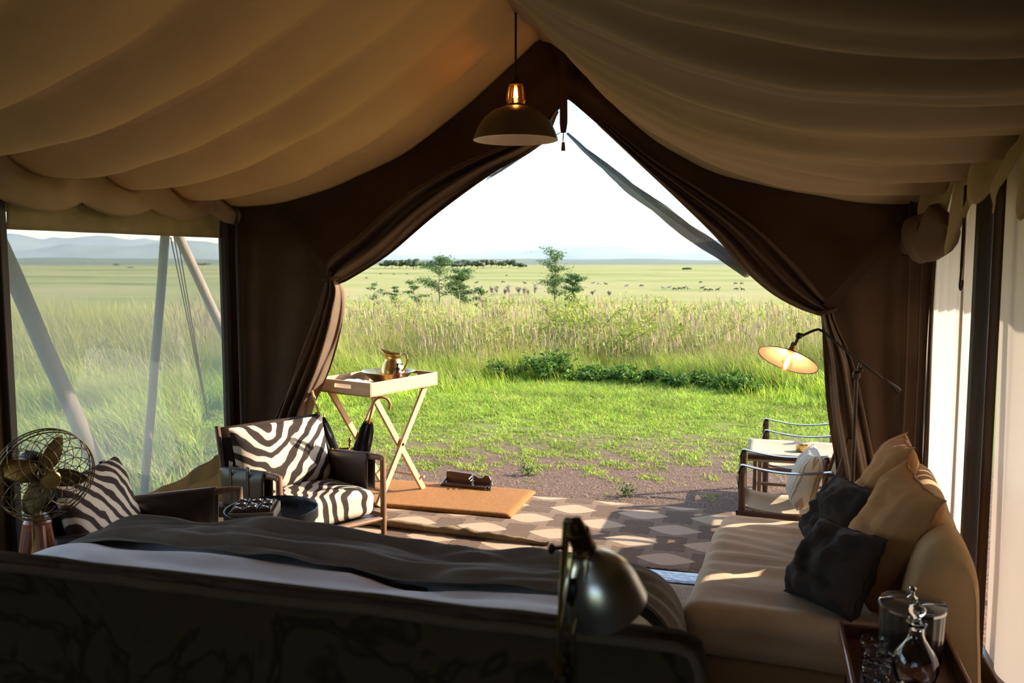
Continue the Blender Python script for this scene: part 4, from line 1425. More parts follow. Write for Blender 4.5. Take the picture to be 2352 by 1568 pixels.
# ------------------------------------------------------------------ zebra armchairs
M['zebra_back'] = zebra_mat('zebra_cloth_back', 15.0, R(-38), True, (0.10, 0, 0))
M['zebra_seat'] = zebra_mat('zebra_cloth_seat', 16.0, R(40), True, (-0.16, 0.05, 0), 'XY', 1.0)
M['zebra_side'] = zebra_mat('zebra_cloth_side', 17.0, R(40), False, (0.3, 0, 0.1))
def armchair(label, loc, rz, W=0.69, D=0.60, back_h=0.66, zback='zebra_back', cush_lean=0.36, straps=True):
    ch = thing('safari_armchair', label, 'armchair', loc, rz, 'zebra print armchairs')
    fy, by = -D / 2, D / 2
    AF, AB = 0.490, 0.415
    for s_ in (-1, 1):
        x = s_ * W / 2
        mb = MB(); mb.tube([(x, fy, 0), (x, fy, 0.08), (x, fy, 0.30), (x, fy, AF)], [0.015, 0.018, 0.019, 0.017], 12); mb.build('leg', M['mid_wood'], ch)
        mb = MB(); mb.tube([(x, by - 0.03, 0), (x, by, 0.2), (x, by + 0.04, 0.42), (x, by + 0.10, back_h + 0.01)], 0.016, 10); mb.build('leg', M['dark_wood'], ch)
        mb = MB(); mb.tube([(x, fy - 0.012, AF - 0.012), (x, fy + 0.05, AF - 0.012), (x, by + 0.05, AB)], [0.017, 0.019, 0.021], 12); mb.build('arm_rail', M['mid_wood'], ch)
        # leather sling folded over the arm
        mb = MB()
        def sling(a, b):
            y = fy + 0.115 + (by - fy - 0.10) * a
            zt = AF - 0.012 + (AB - AF + 0.012) * ((y - fy) / (by - fy)) + 0.026
            k = b * 2 - 1
            dx = math.sin(min(1, abs(k) * 3.0) * PI / 2) * 0.028 * (1 if k > 0 else -1)
            drop = max(0, abs(k) - 0.22) / 0.78 * (0.235 if k * s_ < 0 else 0.215)
            sag = 0.012 * math.sin(a * PI) * (abs(k) > 0.25)
            return (x + dx + sag * (1 if k > 0 else -1), y + 0.02 * drop * (0.5 - a) * 4, zt - (0.01 if abs(k) > 0.1 else 0) - drop)
        mb.grid(sling, 14, 24)
        sl_ = mb.build('arm_sling', M['leather'], ch, smooth=180, solid=0.004)
        if straps and s_ < 0:
            for yy in (0.16, 0.36):
                mb = MB()
                mb.grid(lambda a, b: (x - 0.036 - 0.004 * math.sin(b * PI), fy + 0.115 + yy + (a - 0.5) * 0.035, AF + 0.01 - 0.26 * b), 3, 10)
                mb.build('buckle_strap', M['leather'], sl_, solid=0.004)
        mb = MB(); mb.tube([(x, fy, 0.13), (x, by - 0.01, 0.11)], 0.014, 10); mb.build('side_rail', M['mid_wood'], ch)
    for y, z, nm in ((fy, 0.115, 'front_rail'), (by, 0.10, 'rear_rail')):
        mb = MB(); mb.tube([(-W / 2 - 0.02, y, z), (-W / 2 + 0.05, y, z), (0, y, z + 0.004), (W / 2 - 0.05, y, z), (W / 2 + 0.02, y, z)], [0.010, 0.015, 0.018, 0.015, 0.010], 10); mb.build(nm, M['mid_wood'], ch)
    mb = MB(); mb.grid(lambda a, b: ((a - 0.5) * (W - 0.05), fy + 0.02 + (by - fy) * b, 0.125 - 0.01 * math.sin(PI * b)), 6, 6); mb.build('seat_sling', M['leather'], ch, solid=0.005)
    mb = MB(); mb.grid(lambda a, b: ((a - 0.5) * (W - 0.02), by + 0.01 + 0.09 * b, 0.20 + (back_h - 0.20) * b), 6, 6); mb.build('back_sling', M['leather'], ch, solid=0.005)
    mb = MB()
    def sw(p):
        p = Vector(p)
        if p.z > 0.2:
            p.z += 0.018 * (1 - (p.x / (W / 2)) ** 2) + 0.010 * nz(p.x * 5, p.y * 5, 3) - 0.02 * smooth01(0, by, p.y)
        p.x += 0.006 * nz(p.z * 9, p.y * 7)
        p.y += 0.008 * nz(p.x * 6, p.z * 9, 4)
        return p
    rbox(mb, (0, -0.012, 0.215), (W - 0.085, D - 0.02, 0.155), 0.055, warp=sw, sub=22)
    mb.build('seat_cushion', M['zebra_seat'], ch, smooth=180, weld=1e-4)
    o = pillow_mesh(W - 0.05, 0.44, 0.15, 2.0 + rz, 0.010, 24, 0.03).build('back_cushion', M[zback], ch, smooth=180)
    o.matrix_local = Matrix.Translation((0, by - 0.05, 0.455)) @ Matrix.Rotation(-cush_lean * 0.75, 4, 'X')
    return ch
c2 = cw(-1.236 + 0.01, 5.229 - 0.16)
armchair('zebra print armchair by the tied door flap, facing the sofa', (c2.x, c2.y, 0), R(61))
c1 = cw(-1.70, 4.05)
armchair('zebra print armchair half hidden behind the brass fan', (c1.x, c1.y, 0), R(106), W=0.66, zback='zebra_side', back_h=0.62, straps=False)

# ------------------------------------------------------------------ round side table and game box
tc_ = cw(-1.155, 4.09)
stb = thing('round_side_table', 'round black metal tray table between the zebra armchairs', 'side table', (tc_.x, tc_.y, 0))
mb = MB(); mb.lathe([(0, 0.415), (0.214, 0.415), (0.220, 0.42), (0.220, 0.468), (0.216, 0.470), (0.213, 0.466), (0.213, 0.428), (0, 0.426)], 56); mb.build('tray_top', M['black_tray'], stb, smooth=40)
for k in range(3):
    a = 2 * PI * k / 3 + 0.4
    mb = MB(); mb.tube([(0.19 * math.cos(a), 0.19 * math.sin(a), 0), (0.10 * math.cos(a), 0.10 * math.sin(a), 0.22), (0.17 * math.cos(a), 0.17 * math.sin(a), 0.418)], 0.009, 8); mb.build('leg', M['black_metal'], stb)
gp = cw(-1.232, 4.08)
gb = thing('game_box', 'pale wooden tray of dark square game blocks on the round black table', 'game box', (gp.x, gp.y, 0.4275), YAW + R(6))
M['grey_wood'] = wood_mat('weathered_pale_wood', (0.36, 0.28, 0.20), 0.7, stretch=(10, 1, 1))
mb = MB(); mb.box((0, 0, 0.006), (0.20, 0.20, 0.012)); mb.build('bottom', M['grey_wood'], gb, bevel=0.002)
for k, (cx_, cy_, lx, ly) in enumerate(((0, -0.1, 0.208, 0.012), (0, 0.1, 0.208, 0.012), (-0.1, 0, 0.012, 0.19), (0.1, 0, 0.012, 0.19))):
    mb = MB(); mb.box((cx_, cy_, 0.024), (lx, ly, 0.046)); mb.build('side', M['grey_wood'], gb, bevel=0.003)
blk = None
for i in range(3):
    for j in range(3):
        if blk is None:
            mb = MB(); mb.box((0, 0, 0), (0.054, 0.054, 0.05)); blk = mb.build('block', M['dark_wood'], gb, bevel=0.004)
            b_ = blk
        else:
            b_ = blk.copy(); COL.objects.link(b_); b_.parent = gb
        b_.location = (-0.062 + 0.062 * i, -0.062 + 0.062 * j, 0.037 + 0.003 * ((i * 2 + j) % 3))
        mb = MB(); mb.tube([(-0.018, -0.018, 0.0265), (0.018, 0.018, 0.0265)], 0.003, 5).tube([(-0.018, 0.018, 0.0265), (0.018, -0.018, 0.0265)], 0.003, 5)
        if (i + j) % 2 == 0:
            mb.build('cross_mark', M['chrome'], b_)
        else:
            mb = MB(); mb.tube([(0.017 * math.cos(q * PI / 6), 0.017 * math.sin(q * PI / 6), 0.0265) for q in range(12)], 0.003, 5, closed=True); mb.build('ring_mark', M['chrome'], b_)

# ------------------------------------------------------------------ brass tripod fan
fp = cw(-1.945, 3.54)
fan = thing('tripod_fan', 'antique brass tripod fan standing beside the bed', 'fan', (fp.x, fp.y, 0))
HZ = 0.775
fax = cw(0.72, -0.68).to_3d() + Vector((0, 0, -0.16)); fax.normalize()
Mf = rotm((0, 0, 1), fax)
hub = Vector((0, 0, HZ))
FR = 0.190
def fp_(r, a, z):
    return Mf @ Vector((r * math.cos(a), r * math.sin(a), z)) + hub
mb = MB()
for rr_, z in ((FR, 0.0), (FR + 0.002, 0.025), (FR, 0.05)):
    mb.tube([fp_(rr_, 2 * PI * k / 48, z) for k in range(48)], 0.0028, 6, closed=True)
def zfront(r):
    return 0.05 + 0.045 * (1 - (r / FR) ** 2)
def zback(r):
    return 0.0 - 0.055 * (1 - (r / FR) ** 2)
for sgn in (1, -1):
    for k in range(16):
        a0 = 2 * PI * k / 16
        mb.tube([fp_(0.035 + (FR - 0.035) * q / 8, a0 + sgn * 1.15 * (q / 8) ** 1.1, zfront(0.035 + (FR - 0.035) * q / 8)) for q in range(9)], 0.0016, 4, caps=False)
        mb.tube([fp_(0.05 + (FR - 0.05) * q / 7, a0 + sgn * 0.9 * (q / 7), zback(0.05 + (FR - 0.05) * q / 7)) for q in range(8)], 0.0016, 4, caps=False)
for rr_ in (0.08, 0.125, 0.168):
    mb.tube([fp_(rr_, 2 * PI * k / 40, zfront(rr_) + 0.001) for k in range(40)], 0.0014, 4, closed=True)
for k in range(24):
    a = 2 * PI * k / 24
    mb.tube([fp_(FR, a, 0.0), fp_(FR + 0.003, a + 0.07, 0.025), fp_(FR, a + 0.13, 0.05)], 0.0015, 4, caps=False)
mb.build('cage', M['brass_dark'], fan, smooth=60)
for k in range(4):
    mb = MB()
    a0 = 0.75 + k * PI / 2
    def bl(a, b):
        r_ = 0.03 + 0.145 * a
        w = (0.22 + 0.42 * math.sin(PI * (0.15 + 0.75 * a))) * (0.075 / max(r_, 0.06))
        an = a0 + (b - 0.5) * 2 * w
        return fp_(r_ * (1 - 0.06 * (2 * b - 1) ** 2), an, 0.024 + (b - 0.5) * 0.035 * (0.4 + a))
    mb.grid(bl, 10, 8)
    mb.build('blade', M['brass_dark'], fan, smooth=180, solid=0.0015)
mb = MB(); mb.lathe([(0, 0.106), (0.034, 0.104), (0.040, 0.098), (0.040, 0.090), (0.0, 0.088)], 28, Mf, hub); mb.build('badge', M['brass'], fan)
mb = MB(); mb.lathe([(0, 0.0), (0.024, 0.0), (0.028, 0.02), (0.022, 0.055), (0, 0.06)], 20, Mf, hub); mb.build('hub', M['brass_dark'], fan)
mb = MB(); mb.lathe([(0, -0.17), (0.03, -0.168), (0.05, -0.15), (0.058, -0.10), (0.055, -0.04), (0.03, -0.005), (0, 0.0)], 28, Mf, hub); mb.build('motor', M['bronze'], fan)
mb = MB(); mb.tube([hub + Mf @ Vector((0, 0, -0.09)) + Vector((0, 0, -0.02)), hub + Mf @ Vector((0, 0, -0.09)) + Vector((0, 0, -0.24))], [0.016, 0.02], 12); mb.build('neck', M['brass_dark'], fan)
top = hub + Mf @ Vector((0, 0, -0.09)) + Vector((0, 0, -0.22))
mb = MB(); mb.lathe([(0, -0.05), (0.05, -0.05), (0.055, -0.02), (0.04, 0.01), (0, 0.012)], 20, None, top); mb.build('tripod_head', M['red_wood'], fan)
for k, a in enumerate((R(-35), R(85), R(205))):
    mb = MB()
    d = Vector((math.cos(a), math.sin(a), 0))
    foot = Vector((top.x, top.y, 0)) + d * 0.13
    mb.tube([foot, foot.lerp(top + d * 0.035 - Vector((0, 0, 0.03)), 0.5), top + d * 0.035 - Vector((0, 0, 0.03))], [0.012, 0.022, 0.024], 10)
    mb.build('leg', M['red_wood'], fan)
mb = MB(); mb.tube([top + Vector((0.02, -0.045, 0.03)), top + Vector((0.02, -0.05, -0.20))], 0.004, 6); mb.build('pull_chain', M['brass'], fan)

# ------------------------------------------------------------------ folding pine tray table
TA = math.atan2(0.71, 0.226)
ld_, sd_ = Vector((math.cos(TA), math.sin(TA), 0)), Vector((-math.sin(TA), math.cos(TA), 0))
LN, SN = 0.69, 0.49
org = Vector((-2.40, 5.07, 0.034)) + ld_ * LN / 2 + sd_ * SN / 2
tt = thing('tray_table', 'pine tray table on crossed folding legs outside the door', 'table', org, TA)
RZ = 0.831
mb = MB(); mb.box((0, 0, RZ - 0.085), (LN, SN, 0.012)); mb.build('tray_bottom', M['pine'], tt, bevel=0.002)
for s_ in (-1, 1):
    mb = MB(); mb.box((0, s_ * (SN / 2 - 0.007), RZ - 0.045), (LN, 0.014, 0.09)); mb.build('tray_side', M['pine'], tt, bevel=0.003)
    # end board with a slotted handle
    mb = MB()
    x0 = s_ * (LN / 2 - 0.007)
    hw, hz0, hz1 = 0.075, RZ - 0.048, RZ - 0.022
    for (cy_, cz_, sy, sz) in ((0, RZ - 0.069, SN, 0.042), (0, RZ - 0.011, SN, 0.022), (-(SN / 2 + hw) / 2, RZ - 0.035, SN / 2 - hw, 0.026), ((SN / 2 + hw) / 2, RZ - 0.035, SN / 2 - hw, 0.026)):
        mb.box((x0, cy_, cz_), (0.014, sy, sz))
    mb.build('tray_end', M['pine'], tt)
    y = s_ * (SN / 2 - 0.05)
    for q, (xa, xb) in enumerate(((-0.27, 0.27), (0.27, -0.27))):
        yy = y + (0.012 if q else -0.012)
        mb = MB(); mb.beam((xa * 0.93, yy, 0.0), (xb * 0.95, yy, RZ - 0.09), 0.020, 0.045, (1, 0, 0)); mb.build('leg', M['pine_v'], tt, bevel=0.004)
for xx in (-0.25, 0.25):
    mb = MB(); mb.tube([(xx * 0.9, -SN / 2 + 0.03, 0.10), (xx * 0.9, SN / 2 - 0.03, 0.10)], 0.010, 8); mb.build('crossbar', M['pine_v'], tt)
    mb = MB(); mb.beam((xx, -SN / 2 + 0.03, RZ - 0.10), (xx, SN / 2 - 0.03, RZ - 0.10), 0.03, 0.02); mb.build('crossbar', M['pine_v'], tt)
for s_ in (-1, 1):
    mb = MB(); mb.lathe([(0, 0), (0.011, 0), (0.009, 0.005), (0, 0.006)], 12, rotm((0, 0, 1), (0, s_, 0)), (0, s_ * (SN / 2 - 0.028), (RZ - 0.09) / 2)); mb.build('pivot_bolt', M['black_metal'], tt)
def on_tray(x, y, z=0.0):
    return org + ld_ * x + sd_ * y + Vector((0, 0, RZ - 0.079 + z))

bp = on_tray(0.125, 0.02)
mb = MB(); mb.lathe([(0, 0.0), (0.075, 0.0), (0.09, 0.006), (0.13, 0.045), (0.165, 0.078), (0.188, 0.09), (0.190, 0.093), (0.184, 0.094), (0.160, 0.083), (0.125, 0.05), (0.085, 0.012), (0, 0.008)], 48, None, (0, 0, 0))
bo = mb.build('wash_basin', M['brass'], smooth=50); bo.location = bp
tag(bo, 'wide brass wash basin holding the jug on the pine tray table', 'basin')
jp = on_tray(0.145, -0.005, 0.010)
jg = thing('water_jug', 'brass water jug standing in the wide basin', 'jug', jp, R(168))
mb = MB()
jprof = [(0, 0.0), (0.070, 0.0), (0.074, 0.006), (0.084, 0.035), (0.086, 0.060), (0.080, 0.095), (0.066, 0.130), (0.055, 0.155), (0.052, 0.170), (0.056, 0.190), (0.064, 0.205)]
def jug(a, b):
    i = b * (len(jprof) - 1)
    k = min(int(i), len(jprof) - 2)
    r_ = jprof[k][0] + (jprof[k + 1][0] - jprof[k][0]) * (i - k)
    z = jprof[k][1] + (jprof[k + 1][1] - jprof[k][1]) * (i - k)
    th = 2 * PI * a
    sp_ = max(0, math.cos(th)) ** 4 * smooth01(0.16, 0.205, z)
    return ((r_ + 0.055 * sp_) * math.cos(th), r_ * (1 - 0.25 * sp_) * math.sin(th), z + 0.030 * sp_ - 0.012 * max(0, -math.cos(th)) * smooth01(0.17, 0.205, z))
mb.grid(jug, 40, 40, wrap=True)
mb.build('body', M['brass'], jg, smooth=70, solid=0.002)
mb = MB(); mb.tube(spline([(-0.054, 0, 0.180), (-0.085, 0, 0.205), (-0.115, 0, 0.200), (-0.125, 0, 0.170), (-0.110, 0, 0.125), (-0.082, 0, 0.085)], 6), [0.006] * 31, 8); mb.build('handle', M['brass'], jg)
sb = thing('soap_bottle', 'amber glass soap bottle with a black pump on the tray table', 'bottle', on_tray(0.0, -0.175))
mb = MB(); mb.lathe([(0, 0.0), (0.030, 0.0), (0.033, 0.004), (0.033, 0.085), (0.028, 0.100), (0.014, 0.112), (0.013, 0.125), (0, 0.125)], 28); mb.build('bottle', M['amber'], sb, smooth=50)
mb = MB(); mb.lathe([(0.0335, 0.022), (0.0336, 0.068)], 28); mb.build('paper_label', M['label_paper'], sb, smooth=50)
mb = MB(); mb.lathe([(0, 0.122), (0.016, 0.122), (0.016, 0.142), (0.006, 0.144), (0.006, 0.160), (0.013, 0.161), (0.013, 0.170), (0, 0.171)], 20).beam((0, 0, 0.166), (0.035, 0.015, 0.164), 0.008, 0.007); mb.build('pump', M['black_metal'], sb)
mb = MB()
mb.grid(lambda a, b: ((a - 0.5) * 0.20, (b - 0.5) * 0.26, 0.012 + 0.045 * (1 - (2 * a - 1) ** 4) * (1 - (2 * b - 1) ** 4) + 0.018 * nz(a * 4, b * 5) * (1 - (2 * a - 1) ** 2)), 20, 24)
tw = mb.build('folded_towel', M['towel'], smooth=180, solid=0.012); tw.location = on_tray(-0.20, 0.04, 0.0); tw.rotation_euler = (0, 0, TA + 0.2)
tag(tw, 'white towel folded in the left end of the pine tray', 'towel')

# ------------------------------------------------------------------ umbrella stand
us = thing('umbrella_stand', 'small brass umbrella stand between the armchair and the tray table', 'umbrella stand', (-2.515, 4.985, 0), R(20))
ring_z = 0.44
mb = MB()
n = 40
def oval_pt(a, z, k=1.0):
    return (0.105 * k * math.cos(a), 0.055 * k * math.sin(a), z)
mb.tube([oval_pt(2 * PI * k / n, ring_z) for k in range(n)], 0.007, 8, closed=True)
mb.tube([(0, -0.055, ring_z), (0, 0.055, ring_z)], 0.006, 8)
mb.build('ring', M['brass'], us)
for a in (0, PI / 2, PI, 1.5 * PI):
    p = oval_pt(a, 0)
    mb = MB(); mb.lathe([(0, 0.0), (0.009, 0.0), (0.006, 0.04), (0.006, ring_z - 0.06), (0.011, ring_z - 0.04), (0.006, ring_z - 0.02), (0.009, ring_z), (0.006, ring_z + 0.016), (0, ring_z + 0.02)], 12, None, p); mb.build('post', M['brass'], us)
mb = MB(); mb.lathe([(0, ring_z), (0.008, ring_z), (0.006, ring_z + 0.015), (0.013, ring_z + 0.025), (0.006, ring_z + 0.036), (0.011, ring_z + 0.05), (0.013, ring_z + 0.06), (0.008, ring_z + 0.07), (0, ring_z + 0.074)], 14, None, (-0.0, 0.055, 0)); mb.build('finial', M['brass'], us)
mb = MB(); mb.lathe([(0, 0.0), (1.0, 0.0), (1.0, 0.015), (0.9, 0.03), (0, 0.012)], 32, Matrix(((0.125, 0, 0), (0, 0.075, 0), (0, 0, 1)))); mb.build('drip_tray', M['brass_dark'], us)
def umbrella(label, base, tip, hook_dir, hook_r=0.05):
    base, tip = Vector(base), Vector(tip)
    um = thing('umbrella', label, 'umbrella', base, 0, 'umbrellas in the brass stand')
    ax_ = (tip - base)
    L = ax_.length
    d = ax_.normalized()
    mb = MB()
    def fold(a, b):
        s_ = 0.03 + 0.75 * a
        r_ = lerp_table([(0, 0.006), (0.25, 0.026), (0.5, 0.040), (0.75, 0.044), (0.93, 0.036), (1, 0.026)], a)
        th = 2 * PI * b
        r_ *= 1 + 0.22 * math.cos(8 * th + 5 * a) + 0.12 * nz(a * 7, b * 5)
        o1 = d.orthogonal().normalized(); o2 = d.cross(o1)
        return d * (s_ * L) + (o1 * math.cos(th) + o2 * math.sin(th)) * r_
    mb.grid(fold, 24, 32)
    mb.build('canopy', M['umbrella'], um, smooth=50)
    mb = MB(); mb.tube([(0, 0, 0), d * 0.05 * L], [0.003, 0.006], 8); mb.build('ferrule', M['brass_dark'], um)
    hd = Vector(hook_dir).normalized()
    hd = (hd - d * hd.dot(d)).normalized()
    top_ = d * (L - hook_r)
    pts = [d * (0.70 * L), d * (0.80 * L), top_]
    pts += [top_ + hd * hook_r * (1 - math.cos(q)) + d * hook_r * math.sin(q) for q in [PI * k / 10 for k in range(1, 11)]]
    pts += [top_ + hd * hook_r * 2 - d * 0.018]
    mb = MB(); mb.tube(pts, [0.008] * 3 + [0.0095] * 11, 10); mb.build('handle', M['cane'], um)
    mb = MB()
    for k in range(8):
        a = 2 * PI * k / 8
        o1 = d.orthogonal().normalized(); o2 = d.cross(o1)
        rd = o1 * math.cos(a) + o2 * math.sin(a)
        mb.tube([d * (0.77 * L) + rd * 0.022, d * (0.80 * L) + rd * 0.032], 0.0025, 5)
    mb.build('rib_tips', M['brass'], um)
umbrella('black umbrella with a curved cane handle hooked before the tray table', (-2.55, 5.005, 0.02), onv(862, 908, 4.93), cw(1, 0.1), 0.052)
umbrella('black umbrella leaning left behind the zebra cushion', (-2.50, 4.97, 0.02), onv(716, 898, 5.03), cw(-0.2, 1.0), 0.03)

# ------------------------------------------------------------------ campaign chairs and table outside
t = NT('striped_ticking')
v = t.coord()
sp = t.n('ShaderNodeSeparateXYZ'); t.l(v, sp.inputs[0])
w = t.math('SINE', t.math('MULTIPLY', sp.outputs[0], 2 * PI / 0.022))
c = t.ramp(t.math('MULTIPLY_ADD', w, 0.5, 0.5), [(0.0, (0.62, 0.56, 0.47)), (0.62, (0.62, 0.56, 0.47)), (0.72, (0.40, 0.31, 0.20)), (1, (0.36, 0.28, 0.18))])
M['ticking'] = t.done(t.principled(c, 0.9, 0, t.bump(t.noise(v, 500, 2), 0.2, 0.002)))
def campaign_chair(label, u0, u1, v0, v1):
    ch = thing('campaign_chair', label, 'folding chair', ((u0 + u1) / 2, (v0 + v1) / 2, 0.004), 0, 'campaign chairs outside the door')
    hx, hy = (u1 - u0) / 2, (v1 - v0) / 2
    AZ = 0.485
    for sy in (-1, 1):
        for sx in (-1, 1):
            mb = MB()
            h = AZ if sx < 0 else AZ - 0.02
            pts_ = [(0, 0), (0.012, 0), (0.018, 0.06), (0.021, 0.2), (0.021, h - 0.05), (0.020, h - 0.02), (0.014, h - 0.005), (0, h)]
            mb.lathe(pts_, 14, None, (sx * hx, sy * hy, 0)); mb.build('leg', M['dark_wood'], ch, smooth=60)
        # slack leather arm strap
        mb = MB()
        def strap(a, b):
            x = -hx - 0.022 + (2 * hx + 0.044) * a
            e = min(a, 1 - a)
            z = AZ + 0.004 - 0.032 * math.sin(PI * a) - 0.05 * max(0, 1 - e / 0.035) ** 2 - 0.012 * a
            return (x, sy * hy + (b - 0.5) * 0.045, z)
        mb.grid(strap, 40, 4)
        mb.build('arm_strap', M['strap_blue'], ch, smooth=180, solid=0.004)
        mb = MB(); mb.grid(lambda a, b: (-hx - 0.023 - 0.004 * math.sin(b * 5), sy * hy + (a - 0.5) * 0.04 * (1 - 0.6 * b), AZ - 0.045 - 0.10 * b), 3, 8); mb.build('strap_end', M['leather'], ch, solid=0.003)
        mb = MB(); mb.tube([(-hx - 0.03, sy * hy, 0.205), (hx + 0.02, sy * hy, 0.190)], 0.017, 10); mb.build('side_rail', M['dark_wood'], ch)
    for x in (-hx, hx):
        mb = MB(); mb.tube([(x, -hy - 0.02, 0.235), (x, hy + 0.02, 0.235)], 0.016, 10); mb.build('cross_rail', M['dark_wood'], ch)
    mb = MB(); mb.grid(lambda a, b: (-hx + 2 * hx * a, -hy + 0.01 + (2 * hy - 0.02) * b, 0.245 - 0.05 * math.sin(PI * b) - 0.03 * math.sin(PI * a)), 10, 10); mb.build('seat', M['safari_canvas'], ch, smooth=180, solid=0.004)
    for sy in (-1, 1):
        mb = MB(); mb.beam((hx - 0.03, sy * (hy - 0.035), 0.20), (hx + 0.10, sy * (hy - 0.035), 0.66), 0.022, 0.04, (1, 0, 0)); mb.build('back_upright', M['dark_wood'], ch, bevel=0.004)
    mb = MB(); mb.grid(lambda a, b: (hx + 0.0 + 0.095 * b, -hy + 0.03 + (2 * hy - 0.06) * a, 0.30 + 0.34 * b), 6, 6); mb.build('back_sling', M['safari_canvas'], ch, smooth=180, solid=0.004)
    return ch
campaign_chair('campaign chair with slack leather arms holding the striped cushion', -0.082, 0.40, 5.06, 5.49)
campaign_chair('campaign chair beyond the canvas-topped camp table', 0.055, 0.52, 6.17, 6.62)
sc2 = pillow_mesh(0.36, 0.34, 0.15, 3.0, 0.012, 22, 0.10).build('striped_cushion', M['ticking'], smooth=180)
sc2.matrix_world = lean_matrix((0.275, 5.27, 0.395), (0, 1, 0), 0.30)
tag(sc2, 'striped ticking cushion in the near campaign chair', 'cushion')
ct = thing('camp_table', 'low camp table with pale canvas top between the campaign chairs', 'table', (0.26, 5.80, -0.012))
mb = MB(); mb.grid(lambda a, b: (-0.32 + 0.64 * a, -0.235 + 0.47 * b, 0.458 - 0.02 * math.sin(PI * b) * math.sin(PI * a)), 16, 12); mb.build('canvas_top', M['safari_canvas'], ct, smooth=180, solid=0.006)
mb = MB(); mb.grid(lambda a, b: (-0.32 + 0.64 * a, -0.238, 0.458 - 0.045 * b), 8, 3); mb.build('canvas_edge', M['safari_canvas'], ct, solid=0.004)
for sy in (-1, 1):
    mb = MB(); mb.beam((-0.32, sy * 0.235, 0.44), (0.32, sy * 0.235, 0.44), 0.025, 0.025); mb.build('top_rail', M['dark_wood'], ct, bevel=0.003)
for sx in (-0.26, 0.26):
    for q in (-1, 1):
        mb = MB(); mb.beam((sx + q * 0.015, q * 0.22, 0.0), (sx + q * 0.015, -q * 0.23, 0.43), 0.024, 0.032, (0, 1, 0)); mb.build('leg', M['mid_wood'], ct, bevel=0.003)
mb = MB(); mb.beam((-0.26, 0, 0.215), (0.26, 0, 0.215), 0.018, 0.018); mb.build('pivot_bar', M['mid_wood'], ct)
mb = MB(); mb.lathe([(0, 0), (0.038, 0), (0.040, 0.004), (0.040, 0.038), (0.036, 0.040), (0.036, 0.032), (0, 0.030)], 28)
tn = mb.build('candle_tin', M['brass'], smooth=45); tn.location = (0.275, 5.80, 0.432)
tag(tn, 'small round brass tin on the canvas camp table', 'tin')

# ------------------------------------------------------------------ grass
M['grass'] = leaf_mat('grass_blades', 0.45)
M['leaf'] = leaf_mat('shrub_leaves', 0.40)
M['bark'] = solid_mat('bark', (0.13, 0.095, 0.07), 0.9, var=0.3)
def mesh_np(name, co, tri, col, mat, parent=None):
    me = bpy.data.meshes.new(name)
    nv, nt = len(co), len(tri)
    me.vertices.add(nv)
    me.vertices.foreach_set('co', co.astype(np.float32).ravel())
    me.loops.add(nt * 3)
    me.polygons.add(nt)
    me.polygons.foreach_set('loop_start', np.arange(0, nt * 3, 3, dtype=np.int32))
    me.loops.foreach_set('vertex_index', tri.astype(np.int32).ravel())
    me.update(calc_edges=True)
    at = me.color_attributes.new('Col', 'FLOAT_COLOR', 'POINT')
    at.data.foreach_set('color', np.concatenate([col, np.ones((nv, 1))], 1).astype(np.float32).ravel())
    me.polygons.foreach_set('use_smooth', np.ones(nt, dtype=bool))
    o = bpy.data.objects.new(name, me)
    COL.objects.link(o)
    me.materials.append(mat)
    if parent is not None:
        o.parent = parent
    return o

def blades(P, H, W, bend, c0, c1, segs, az=None):
    """P (n,3) roots; returns verts, tris, colours of tapering bent blades"""
    n = len(P)
    az = RNG.uniform(0, 2 * PI, n) if az is None else az
    faz = az + RNG.normal(PI / 2, 0.5, n)
    d = np.stack([np.cos(az), np.sin(az), np.zeros(n)], 1)
    s_ = np.stack([np.cos(faz), np.sin(faz), np.zeros(n)], 1)
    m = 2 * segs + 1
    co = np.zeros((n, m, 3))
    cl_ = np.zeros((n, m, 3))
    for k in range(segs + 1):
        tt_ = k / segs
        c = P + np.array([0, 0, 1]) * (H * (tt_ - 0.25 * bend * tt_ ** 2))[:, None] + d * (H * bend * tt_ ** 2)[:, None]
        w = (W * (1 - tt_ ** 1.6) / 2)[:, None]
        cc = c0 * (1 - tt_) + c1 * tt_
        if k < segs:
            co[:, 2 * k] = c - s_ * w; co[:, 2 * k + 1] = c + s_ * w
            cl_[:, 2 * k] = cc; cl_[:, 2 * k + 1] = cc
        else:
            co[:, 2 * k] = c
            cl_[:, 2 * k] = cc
    tri = []
    for k in range(segs - 1):
        a = 2 * k
        tri += [(a, a + 1, a + 3), (a, a + 3, a + 2)]
    a = 2 * (segs - 1)
    tri += [(a, a + 1, a + 2)]
    T = (np.arange(n)[:, None, None] * m + np.array(tri)[None]).reshape(-1, 3)
    return co.reshape(-1, 3), T, cl_.reshape(-1, 3)

def gz(P):
    return np.array([ground_z(x, y) for x, y in P])
def sample(n, y0, y1, k0, k1, p=1.0):
    """n points in the wedge forward y0..y1, sideways k0..k1 times the distance"""
    u = RNG.uniform(0, 1, n) ** p
    Y = np.sqrt(y0 ** 2 + (y1 ** 2 - y0 ** 2) * u)
    X = RNG.uniform(k0, k1, n) * Y
    return np.stack([X * _c - Y * _s, X * _s + Y * _c], 1), X, Y
def n2(A, B, s, o=0.0):
    return np.array([nz(a * s, b * s, o) for a, b in zip(A, B)])
def pal(n, cols, wts, jit=0.12):
    i = RNG.choice(len(cols), n, p=np.array(wts) / sum(wts))
    c = np.array(cols)[i]
    return np.clip(c * RNG.normal(1, jit, (n, 1)) * RNG.normal(1, 0.04, (n, 3)), 0.004, 1)
def keep_outside(P):
    return ~((P[:, 0] > UL - 0.25) & (P[:, 0] < UR + 0.3) & (P[:, 1] < 5.86))

